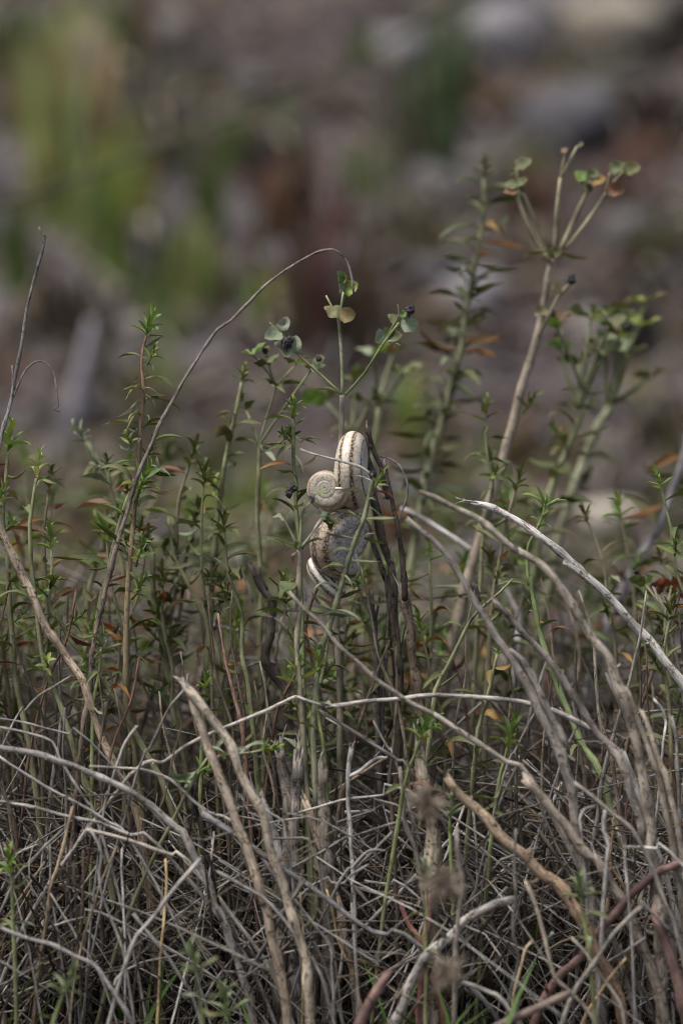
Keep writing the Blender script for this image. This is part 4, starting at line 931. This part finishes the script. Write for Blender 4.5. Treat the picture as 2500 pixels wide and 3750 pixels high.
def umbel(root, node, off, rays, w, pal=DARK_GREEN, bpal=ROUND):
    """rays as pixel tips from the node; a pair of bracts and a withered bud at each end"""
    off = depth(off)
    for tx, ty in rays:
        mx_, my_ = (node[0] + tx) / 2 + R.uniform(-8, 8), (node[1] + ty) / 2
        o2 = off + R.uniform(-.012, .012)
        S = smooth([(*at(*node, off), pxw(w, off) / 2), (*at(mx_, my_, (off + o2) / 2), pxw(w * .85, off) / 2), (*at(tx, ty, o2), pxw(w * .7, off) / 2)], .004)
        br = MB().tube(S, 6, (.17, .18, .10), wob=.05).build('branch', GREENSTEM, root, root.location)
        e = at(tx, ty, o2); d = (e - at(mx_, my_, (off + o2) / 2)).normalized(); sd_ = Vector((R.uniform(.5, 1), R.uniform(-.6, .6), R.uniform(-.1, .3)))
        for sg in (1, -1):
            leaf(root, e, d * .45 + sd_ * sg, R.uniform(.007, .011) * (.72 if off < .06 else 1), ROUND, R.choice([pal, pal, pal, GREY_GREEN, FRESH, FRESH, R.choice([PALE, DYING])]), up=d, parent=br)
        if R.random() < .45:
            sp = e + d * .006
            leaf(root, sp - d * .003, d + sd_ * .5, .005, ROUND, R.choice([pal, FRESH]), up=d, parent=br); bud(root, sp, .0010, name='withered_bud')
    for i in range(4):
        a = i * 1.6 + R.uniform(-.3, .3)
        leaf(root, at(*node, off), (math.cos(a), math.sin(a), R.uniform(-.1, .25)), R.uniform(.008, .012), LANCE, pal)

# -- slightly deeper group between the tall shoot and the umbel
r2, S2 = shoot('dense leafy spurge shoot leaning beside the forked umbel', [(885, 1400), (872, 1470), (850, 1570), (825, 1680), (808, 1800), (790, 1960), (775, 2150), (765, 2350), (755, 2560)], .045, 12, 26, gap=.0036, t1=.085, l=(.0075, .0115), sprouts=6, crown=.007, cpal=DARK_GREEN + FRESH)
r2b, S2b = shoot('forked spurge umbel rising behind the leafy shoots', [(950, 1630), (948, 1720), (942, 1900), (955, 2100), (950, 2400), (960, 2650)], .04, 16, 20, gap=.02, t1=.08, crown=0, sprouts=0)
umbel(r2b, (948, 1632), .04, [(1012, 1415), (1135, 1360), (900, 1500)], 11, DARK_GREEN); umbel(r2b, (1012, 1415), .04, [(985, 1340), (1085, 1335), (925, 1300)], 9, GREY_GREEN)
# behind the umbel
ru, Su = shoot('pale blurred spurge umbel standing behind the forked rays', [(1385, 1500), (1370, 1650), (1360, 1800), (1350, 2050), (1340, 2400)], .13, 22, 28, gap=.015, t1=.08, crown=0, sprouts=0)
umbel(ru, (1385, 1480), .13, [(1370, 1300), (1440, 1290), (1480, 1370)], 16); 
ru2, Su2 = shoot('second pale spurge umbel behind the white shell', [(1290, 1600), (1285, 1750), (1290, 2000), (1290, 2400)], .11, 20, 26, gap=.015, t1=.07, crown=0, sprouts=0)
umbel(ru2, (1290, 1590), .11, [(1190, 1470), (1300, 1400), (1350, 1480)], 14)
# -- right-hand shoots behind the plane of focus
shoot('tall dark leafy spurge shoot with a slender top rising behind the bleached stalk', [(1770, 650), (1772, 760), (1755, 880), (1730, 1020), (1705, 1150), (1685, 1280), (1650, 1420), (1610, 1560), (1575, 1680), (1540, 1850), (1500, 2100)], .12, 14, 30, gap=.0017, t1=.14, l=(.0095, .0145), crown=.008, sprouts=6, cpal=DARK_GREEN, pal=[(.032, .048, .010), (.045, .060, .012), (.060, .066, .016)], dying=.06, sparse=.05, tint2=(.30, .29, .20))
r8, S8 = shoot_root('bare pale stemmed spurge with a wide five rayed umbel', z4(738, 880, 722, 930, 690, 1100, 650, 1300, 600, 1480, 575, 1568) + [(1910, 1420), (1870, 1580), (1820, 1760), (1770, 1930), (1700, 2150), (1640, 2450)], .075, 24, 40, (.27, .235, .18), (.25, .20, .16))
for pts, w in ((z4(720, 890, 660, 800, 570, 630, 512, 470), 15), (z4(718, 795, 640, 650, 545, 440), 13), (z4(750, 800, 762, 560, 785, 350), 14), (z4(785, 350, 800, 270, 820, 190), 9), (z4(785, 350, 840, 250, 892, 150), 11), (z4(785, 810, 880, 600, 940, 470, 985, 360), 16), (z4(825, 795, 960, 620, 1075, 450), 13), (z4(1075, 450, 1090, 380, 1100, 320), 9), (z4(1080, 440, 1130, 375, 1190, 305), 10), (z4(510, 400, 510, 340, 508, 285), 7), (z4(640, 1360, 700, 1250, 770, 1110, 850, 1020), 11)):
    ray(r8, pts, .073, w * 1.25, w * 1.05, (.24, .215, .14))
for a, b, m, p in (((715, 850), (640, 885), LANCE, DARK_GREEN), ((760, 850), (840, 890), LANCE, DARK_GREEN), ((735, 850), (690, 800), ROUND, DARK_GREEN), ((745, 850), (790, 800), ROUND, DARK_GREEN), ((520, 420), (560, 440), ROUND, DARK_GREEN), ((940, 400), (985, 440), ROUND, DARK_GREEN), ((1190, 305), (1240, 340), ROUND, FRESH), ((820, 190), (800, 160), ROUND, DYING), ((892, 150), (930, 140), ROUND, DARK_GREEN), ((720, 835), (545, 855), LANCE, DARK_GREEN), ((770, 830), (960, 872), LANCE, DARK_GREEN), ((735, 860), (740, 790), ROUND, DARK_GREEN), ((515, 400), (430, 390), ROUND, DARK_GREEN), ((510, 395), (578, 365), ROUND, [(.085,.10,.035),(.12,.10,.045)]), ((510, 430), (425, 440), ROUND, DYING), ((505, 290), (600, 235), ROUND, [(.085,.10,.035),(.12,.10,.045)]), ((500, 290), (470, 335), ROUND, [(.085,.10,.035),(.12,.10,.045)]), ((945, 370), (880, 310), ROUND, FRESH), ((985, 380), (1075, 355), ROUND, DYING), ((985, 370), (1010, 290), ROUND, [(.085,.10,.035),(.12,.10,.045)]), ((1080, 450), (1190, 415), ROUND, DYING), ((1100, 310), (1195, 260), ROUND, [(.085,.10,.035),(.12,.10,.045)]), ((1185, 305), (1295, 280), ROUND, DARK_GREEN), ((730, 1030), (790, 1090), ROUND, [(.085,.10,.035),(.12,.10,.045)]), ((700, 1190), (620, 1230), ROUND, [(.085,.10,.035),(.12,.10,.045)]), ((900, 360), (930, 395), ROUND, FRESH)):
    leaf_px(r8, z4(*a)[0], z4(*b)[0], .07, m, p, up=(R.uniform(-.4, .4), -.8, .6) if m is ROUND else None)
bud(r8, at(*z4(855, 1005)[0], depth(.07)), .0016, name='withered_bud')
for q, d in ((z5(540, 460)[0], (.5, -.3, .8)), (z5(350, 850)[0], (-.15, -.3, 1))): sprout(r8, at(*q, depth(.07)), d, .009, 8, DARK_GREEN)
r9, S9 = shoot('bushy spurge with crowded umbels behind the bleached stalk', [(2150, 1470), (2110, 1560), (2080, 1640), (2030, 1750), (1985, 1900), (1950, 2100), (1900, 2400)], .11, 20, 30, gap=.0034, t1=.10, l=(.009, .015), sprouts=8, crown=0, cpal=DARK_GREEN + FRESH, tint2=(.30, .29, .2))
umbel(r9, (2110, 1500), .11, [(2050, 1280), (2120, 1330), (2200, 1300), (2230, 1200)], 17); umbel(r9, (2130, 1430), .10, [(2160, 1180), (2260, 1240), (2040, 1200)], 14)
r9b, S9b = shoot('spurge with a broad loose umbel at the back of the thicket', [(2235, 1490), (2190, 1560), (2140, 1680), (2080, 1850), (2040, 2000), (1980, 2300)], .15, 30, 34, gap=.009, t1=.10, l=(.010, .016), sprouts=2, crown=0, cpal=DARK_GREEN, tint=(.28, .29, .19))
umbel(r9b, (2230, 1480), .15, [(2360, 1110), (2300, 1290), (2380, 1380), (2280, 1180), (2200, 1270)], 22); umbel(r9b, (2290, 1300), .14, [(2250, 1150), (2340, 1200)], 15)
shoot('grey stemmed leafy spurge slanting behind the long bleached arch', [(2530, 1560), (2480, 1740), (2440, 1850), (2390, 1960), (2330, 2060), (2270, 2180), (2200, 2350), (2150, 2550)], .13, 22, 40, gap=.0042, t1=.14, l=(.011, .016), sprouts=4, crown=.01, cpal=DARK_GREEN, tint=(.33, .31, .32), tint2=(.36, .34, .35), dying=.14)
sA, SA = shoot('small bright green shoot rising over the bleached arch', z5(690, 1000, 680, 1080, 640, 1190, 585, 1290, 575, 1400, 590, 1560) + z10(690, 170, 710, 310, 740, 470, 790, 630, 850, 800, 910, 960, 1000, 1150, 1100, 1330), .012, 8, 26, gap=.02, t0=.03, t1=.12, crown=0, sprouts=0, pal=GREY_GREEN, tint=(.19, .26, .09), tint2=(.27, .29, .18))
for a, b in (((680, 1060), (540, 968)), ((690, 1050), (630, 920)), ((690, 1040), (690, 960)), ((700, 1050), (785, 1000)), ((695, 1065), (850, 1018)), ((675, 1110), (768, 1060)), ((645, 1150), (590, 1118)), ((640, 1200), (728, 1180))): leaf_px(sA, z5(*a)[0], z5(*b)[0], .008, YOUNG, FRESH)
for a, b, m, p in (((745, 450), (800, 430), CURL, DYING), ((715, 380), (650, 400), CURL, GREY_GREEN), ((775, 530), (935, 462), LANCE, DYING), ((715, 240), (820, 295), LANCE, DARK_GREEN), ((850, 820), (775, 680), LANCE, DARK_GREEN), ((690, 330), (650, 300), LANCE, DRYL)): leaf_px(sA, z10(*a)[0], z10(*b)[0], .008, m, p)
shoot('slim leafy sprig standing beside the pale umbel stem', z5(310, 500, 310, 620, 320, 760, 350, 880, 340, 1000) + [(1780, 1880), (1760, 2100), (1740, 2400)], .05, 7, 18, gap=.0045, t1=.05, l=(.006, .009), crown=.009, sprouts=1, cpal=DARK_GREEN + FRESH)
rE, SE = shoot('spurge shoot with red rimmed bracts and crimson tipped leaves', z10(1465, 370, 1465, 480, 1470, 600, 1490, 750, 1540, 900) + [(2500, 2650), (2520, 2850)], .03, 12, 20, gap=.012, t1=.07, crown=0, sprouts=2, dying=.4)
umbel(rE, z10(1465, 370)[0], .03, [z10(1350, 220)[0], z10(1500, 230)[0], z10(1540, 280)[0], z10(1420, 280)[0]], 10, DYING)
shoot('grey green shoot with curling leaves below the dark crooked stalk', z10(590, 190, 520, 260, 440, 330, 350, 420, 280, 560, 220, 680, 160, 800, 130, 950), .0, 8, 18, gap=.006, t0=.012, t1=.09, l=(.007, .011), pal=GREY_GREEN, crown=0, sprouts=1)
shoot('short olive shoot with narrow pink leaves', z10(500, 620, 480, 700, 460, 800, 430, 910, 400, 1030, 380, 1150), -.01, 11, 17, gap=.007, t1=.06, l=(.008, .012), pal=GREY_GREEN, crown=.005, sprouts=0, dying=.35)
# -- left-hand shoots
shoot('spurge shoot with a curly yellow green crown beside the thick tan stalk', z6(235, 440, 225, 500, 205, 620, 190, 720, 195, 850, 205, 1000, 225, 1170, 245, 1350) + z8(240, 120, 270, 250, 320, 370, 370, 520, 420, 660, 470, 830, 520, 960, 560, 1080), -.006, 12, 24, gap=.0085, t1=.075, l=(.008, .013), pal=GREY_GREEN + DARK_GREEN, crown=.011, sprouts=1, cpal=[(.26, .30, .07), (.20, .27, .07)])
shoot('leafy spurge shoot crossing behind the thick tan stalk', z6(330, 890, 335, 1000, 325, 1100, 315, 1200, 340, 1300, 410, 1390) + z8(400, 70, 470, 150, 560, 250, 640, 360, 720, 500, 800, 640, 880, 800, 960, 960), .0, 10, 24, gap=.006, t1=.06, l=(.008, .013), pal=GREY_GREEN + DARK_GREEN, crown=.010, sprouts=4)
shoot('leafy spurge shoot at the outer edge of the thicket', [(30, 1660), (20, 1780), (12, 1900), (30, 2050), (40, 2250), (60, 2500), (120, 2800)], .01, 12, 22, gap=.006, t1=.07, l=(.009, .014), crown=.012, sprouts=3)
shoot('upright spurge shoot just behind the tall crossed one', z6(690, 400, 700, 480, 735, 620, 770, 760) + z6(940, 560, 955, 850, 975, 1100, 1010, 1350, 1050, 1568)[1:] + [(640, 2560), (680, 2800)], .035, 12, 24, gap=.006, t1=.10, l=(.009, .013), crown=.007, sprouts=4, cpal=DARK_GREEN)
shoot('bare curving green stem with a wilted grey top', z6(1075, 690, 1085, 800, 1110, 940, 1170, 1060, 1240, 1200, 1310, 1340) + [(790, 2350), (820, 2550)], .04, 9, 18, gap=.012, t1=.03, l=(.008, .013), pal=PALE, crown=0, sprouts=0)
shoot('small shoot with pale rounded tip leaves behind the tall crossed one', z6(545, 210, 590, 290, 650, 360, 690, 440, 720, 600) + [(430, 1950), (460, 2150), (470, 2450)], .06, 9, 18, gap=.008, t1=.08, pal=GREY_GREEN, crown=.009, sprouts=2, cpal=PALE)
for lab, x, y, off, s, pts in (('bright sprout with outcurved lime edged leaves under the largest shell', 1090, 2470, -.02, .0125, [(1090, 2470), (1092, 2540), (1100, 2640), (1110, 2760)]),
                               ('lime edged sprout on a torn brown stem', 1180, 2440, -.022, .011, [(1165, 2450), (1160, 2540), (1170, 2650), (1190, 2800)]),
                               ('yellow green sprout beside the long bowed stem foot', 370, 2350, -.012, .010, [(370, 2370), (365, 2460), (345, 2560), (340, 2700)]),
                               ('dark green rosette sprout at the snapped stalks', 760, 2500, .0, .007, [(752, 2510), (745, 2600), (740, 2720)]),
                               ('bright green sprout with long pointed leaves among the bowed stalks', 1860, 2720, -.03, .013, [(1860, 2720), (1840, 2800), (1820, 2900)]),
                               ('slender fresh sprout against the stout fibrous stub', 1540, 2680, -.05, .010, [(1545, 2690), (1510, 2780), (1480, 2880)]),
                               ('tiny sprout with yellow tips in the dead tangle', 1650, 2960, -.05, .009, [(1648, 2980), (1645, 3040), (1650, 3120)]),
                               ('soft green sprout low in front of the pink stem', 2120, 3260, -.13, .011, [(2125, 3280), (2130, 3350), (2150, 3450)]),
                               ('pale starry sprout above the crimson stem', 1560, 3230, -.10, .012, [(1560, 3250), (1562, 3320), (1560, 3420)]),
                               ('grey green leafy sprig close to the ground', 40, 3170, -.08, .010, [(38, 3180), (45, 3260), (50, 3380)]),
                               ('fresh green sprout low in front of the straws', 250, 3640, -.18, .011, [(240, 3620), (200, 3720), (180, 3800)]),
                               ('blurred olive sprout rising low before the tangle', 700, 3540, -.20, .012, [(715, 3540), (730, 3640), (740, 3760)]),
                               ('small green sprout rooted at the lowest edge of the tangle', 830, 3660, -.14, .012, [(830, 3690), (840, 3740), (850, 3790)])):
    r_, S_ = shoot_root(lab, pts, off, 8, 15, (.17, .21, .08), STEMO, name='spurge_sprout')
    d = Vector(S_[0][:3]) - Vector(S_[2][:3]); sprout(r_, Vector(S_[0][:3]) - d.normalized() * s * .5, d, s, 11, PALE if 'starry' in lab else ([(.12, .16, .07), (.15, .19, .09)] if 'low' in lab or 'olive' in lab else FRESH), stem=False)
    if len(S_) > 8: leaves_along(r_, S_, s * .6, s * 2.2, .005, .006, .009, GREY_GREEN)
# horizontal sprig
rH, SH_ = shoot('leafy sprig lying sideways among the snapped stalks', z7(560, 1330, 500, 1345, 430, 1350, 360, 1355, 280, 1380, 200, 1450), -.04, 9, 14, gap=.0035, t1=.035, l=(.008, .012), pal=[(.15, .21, .10), (.18, .22, .14)], crown=.008, sprouts=1)

# -- the rest of the thicket: leafy shoots further back
PN = {id(DARK_GREEN): 'dark green', id(GREY_GREEN): 'grey green', id(FRESH): 'lime'}
for i in range(124):
    far = i >= 86
    x = R.uniform(-350, 2850); off = (R.uniform(.02, .2) if i < 60 else R.uniform(.005, .07)) if not far else R.uniform(.2, .6)
    yt = R.uniform(1850, 2350) if i % 3 else R.uniform(1650, 2100)
    if far: yt = R.uniform(1750, 2250)
    if 1050 < x < 1450: yt = max(yt, 2150)
    pts = [(x + R.uniform(-25, 25), yt)]; lean = R.uniform(-.35, .35)
    for k in range(1, 5):
        pts.append((x + lean * k * 130 + R.uniform(-18, 18), yt + k * 150))
    pal, cp = R.choice([DARK_GREEN, DARK_GREEN, GREY_GREEN]), R.choice([FRESH, DARK_GREEN])
    t2 = R.choice([STEMO, STEMR, STEMG]); bent = abs(lean) > .18
    lab = '%s %sspurge shoot, leaves %s, crown %s, %s' % ('leaning' if bent else 'upright', 'red-stemmed ' if t2 is STEMR else '', PN[id(pal)], PN[id(cp)], 'behind the thicket' if far else 'deep in the thicket')
    shoot(lab, pts, off, R.uniform(8, 12), R.uniform(13, 20), gap=.0050, t1=R.uniform(.055, .095), l=(.0068, .012), pal=pal, crown=R.uniform(.007, .012), sprouts=R.randint(1, 4),
          group=lab.replace('spurge shoot', 'spurge shoots'), sparse=.1, dying=.19, cpal=cp, tint=R.choice([STEMG, STEMO]), tint2=t2)
# bare upright dead stems between them
for i in range(280):
    x = R.uniform(-300, 2800); off = R.uniform(-.02, .16)
    yt = R.uniform(2080, 2800); lean = R.uniform(-.45, .45)
    pts = [(x, yt)] + [(x + lean * k * 120 + R.uniform(-20, 20), yt + k * 160) for k in range(1, 5)]
    cn, c = R.choice([('grey', (.22, .20, .18)), ('brown', (.14, .11, .085)), ('dark', (.06, .05, .043)), ('reddish', (.15, .09, .065)), ('pale tan', (.27, .225, .17)), ('brown', (.12, .09, .068))])
    w0, w1 = R.uniform(6, 12), R.uniform(10, 21); lab = '%s %s bare dead stem standing %s among the leafy shoots' % ('slim' if w1 < 16 else 'stout', cn, 'slanting' if abs(lean) > .22 else 'upright')
    stalk(lab, pts, off, w0, w1, c, tuple(k * .85 for k in c), name='dead_stalk', cat='dead stem', group=lab.replace('dead stem', 'dead stems'), node=.014, wob=.16, sides=6, ds=.005)

# ------------------------------------------------------------------ the dead tangle at the foot
specs = []
rt = random.Random(21)
COLS = [('tan', (.25, .205, .15)), ('brown', (.14, .11, .085)), ('pale grey', (.37, .35, .32)), ('pale grey', (.33, .31, .28)), ('grey', (.25, .235, .215)), ('pale grey', (.36, .345, .325)), ('grey', (.20, .185, .165)), ('brown', (.12, .10, .08)), ('dark brown', (.060, .05, .042)), ('tan', (.22, .175, .125)), ('pale grey', (.42, .40, .38)), ('dark brown', (.05, .042, .036)), ('brown', (.10, .08, .065))]
for i in range(9800):
    kind = rt.random()
    x, y = rt.uniform(-.20, .20), rt.uniform(-.045, .20)
    top = max(.012, .092 + max(y, 0) * .22 + min(y, 0) * .12 + rt.gauss(0, .014))
    z = rt.uniform(.0, 1) ** .7 * top
    if kind < .36:       # upright or leaning dead culms rooted in the soil
        L, r = rt.uniform(.035, .10), rt.uniform(.00025, .0006) if rt.random() < .8 else rt.uniform(.0006, .0009); el = rt.uniform(.65, 1.45); z = rt.uniform(-.004, .012)
    elif kind < .80:     # long sloping straws
        L, r = rt.uniform(.04, .13), rt.uniform(.0002, .00042) if rt.random() < .75 else rt.uniform(.00042, .0006); el = rt.uniform(-1.0, -.1); z = rt.uniform(.25, 1.05) * top
    else:                # short crooked bits
        L, r = rt.uniform(.012, .04), rt.uniform(.00015, .0004); el = rt.uniform(-1.0, 1.0)
    az = rt.uniform(-.8, .8) + (0 if rt.random() < .66 else math.pi)
    if kind >= .80 or kind < .36: az = rt.uniform(0, 6.3)
    d = Vector((math.cos(az) * math.cos(el), math.sin(az) * math.cos(el), math.sin(el)))
    p = Vector((x, y, z)); n = 6 if L > .03 else 5
    crook = .10 if kind < .80 else .38
    bend = Vector((rt.uniform(-.3, .3), rt.uniform(-.3, .3), -rt.uniform(.0, .45)))
    pts = []
    for k in range(n):
        pts.append((p.x, p.y, max(p.z, ground_z(p.x, p.y) + r * .8), r * (1 - .4 * k / n) * rt.uniform(.85, 1.2)))
        j = 3.6 if rt.random() < .16 else .45
        d = (d + bend / n + Vector((rt.gauss(0, 1), rt.gauss(0, 1), rt.gauss(0, 1))) * crook * j).normalized()
        p = p + d * L / (n - 1) * rt.uniform(.6, 1.4)
        if p.z < .001 and d.z < 0: d.z = abs(d.z) * .2
    cn, c = rt.choice(COLS) if rt.random() > .012 else ('straw yellow', (.36, .26, .14))
    k = rt.uniform(.8, 1.2)
    specs.append((pts, tuple(q * k for q in c), L * r / (D0 + y) ** 2 * (1.6 if z > .03 or y < -.05 else .6) * (1 if abs(x) < .125 else .05), kind, cn, el))
specs.sort(key=lambda s: -s[2])
mbs = MB()
for i, (pts, c, _, kind, cn, el) in enumerate(specs):
    S = np.array(pts) if i % 3 else smooth(pts, .009)
    if i < 295:
        o = MB().tube(S, 6, c, tuple(q * .85 for q in c), ragged=.5, wob=.16, node=.012, rng=rt).build('dry_twig', SMOOTHBARK if i % 2 else BARK, origin=S[0][:3])
        att = 'standing upright' if kind < .36 else ('sloping steeply' if abs(el) > .45 else 'lying nearly level')
        sz = 'stout' if S[0][3] > .0006 else 'thin'
        tag(o, '%s %s dry twig %s in the dead tangle' % (sz, cn, att), 'twig', '%s %s twigs %s in the dead tangle' % (sz, cn, att))
    else:
        mbs.tube(S, 5 if i < 1500 else 4, c, tuple(q * .8 for q in c), wob=.16, node=.012, rng=rt)
tag(mbs.build('dead_twig_litter', BARK), 'dense grey mat of broken dead twigs under the shrub', kind='stuff')
# dry shreds of leaf on the ground
mb = MB()
for i in range(1500):
    x, y = rt.uniform(-.3, .3), rt.uniform(-.25, .3)
    z = ground_z(x, y) + rt.uniform(.0, .012)
    blade(mb, (x, y, z), rt.uniform(.008, .02), rt.uniform(.6, 2.5), rt.uniform(0, 6.3), rt.uniform(.001, .003), rt.choice([(.07, .055, .042), (.12, .10, .08), (.045, .036, .03), (.09, .06, .04)]), rt)
for i in range(900):
    x, y = rt.uniform(-.19, .19), rt.uniform(-.07, .17); z = ground_z(x, y) + rt.uniform(.0, 1) ** 1.5 * (.075 + y * .1)
    blade(mb, (x, y, z), rt.uniform(.005, .016), rt.uniform(.4, 3), rt.uniform(0, 6.3), rt.uniform(.0006, .0018), rt.choice([(.20, .17, .13), (.14, .105, .075), (.28, .25, .21), (.10, .075, .055)]), rt)
tag(mb.build('dry_leaf_litter', GRASS), 'shreds of dry leaf on the soil under the twigs', kind='stuff')
# crumbs of soil and rotted bits
mb = MB()
for i in range(2600):
    x, y = rt.uniform(-.25, .25), rt.uniform(-.2, .3); q = rt.uniform(.0008, .003); z = ground_z(x, y)
    mb.tube([(x, y, z - q * .3, q * .8), (x + rt.gauss(0, q * .3), y, z + q * .4, q), (x + rt.gauss(0, q * .3), y + rt.gauss(0, q * .3), z + q * 1.1, q * .5)], 5, rt.choice([(.035, .028, .023), (.06, .048, .04), (.09, .078, .068)]), wob=.35, rng=rt)
tag(mb.build('soil_crumbs', STONE), 'dark crumbs of soil under the dead twigs', kind='stuff')
# few fresh grass blades near the soil
for (px, py, off, n, h) in ((450, 3480, .0, 4, .020), (520, 3560, -.03, 4, .012), (960, 3720, -.05, 3, .008), (1500, 3720, -.06, 6, .016), (1740, 3690, -.08, 7, .016), (30, 3380, -.02, 3, .025), (1850, 3420, .0, 4, .02)):
    p = at(px, py, off); mb = MB()
    for _ in range(n): blade(mb, (p.x + rt.gauss(0, .004), p.y + rt.gauss(0, .004), ground_z(p.x, p.y) - .002), h * rt.uniform(.8, 1.6) + max(0, p.z), rt.uniform(.1, .9), rt.uniform(0, 6.3), rt.uniform(.0018, .0032), (.065 * rt.uniform(.8, 1.3), .125 * rt.uniform(.8, 1.2), .022), rt)
    tag(mb.build('grass_seedling', GRASS, origin=(p.x, p.y, ground_z(p.x, p.y))), 'fresh green grass seedling pushing up through the dead twigs', 'grass', 'grass seedlings under the twigs')
# matted brown seed heads caught in the stalks
for (px, py, off, s, lab) in ((1565, 2945, -.10, .0055, 'matted grey brown fibre knot on the thick tan stalk'), (1620, 3240, -.12, .0055, 'matted brown seed tuft above the crimson stems'), (1640, 3570, -.14, .0045, 'pale fuzzy knot of fibre low in the tangle')):
    p = at(px, py, off); mb = MB()
    for _ in range(110):
        a = Vector((rt.gauss(0, 1), rt.gauss(0, 1), rt.gauss(0, 1))).normalized(); b = Vector((rt.gauss(0, 1), rt.gauss(0, 1), rt.gauss(0, 1))) * s * .5
        q = p + a * s * rt.uniform(0, .7)
        mb.tube([(*q, .00035), (*(q + a * s * .4 + b * .4), .0003), (*(q + a * s * .6 + b), .00012)], 4, rt.choice([(.22, .18, .14), (.30, .26, .21), (.16, .12, .09)]), rng=rt)
    tag(mb.build('fibre_knot', SMOOTHBARK, origin=p), lab, 'fibre knot')
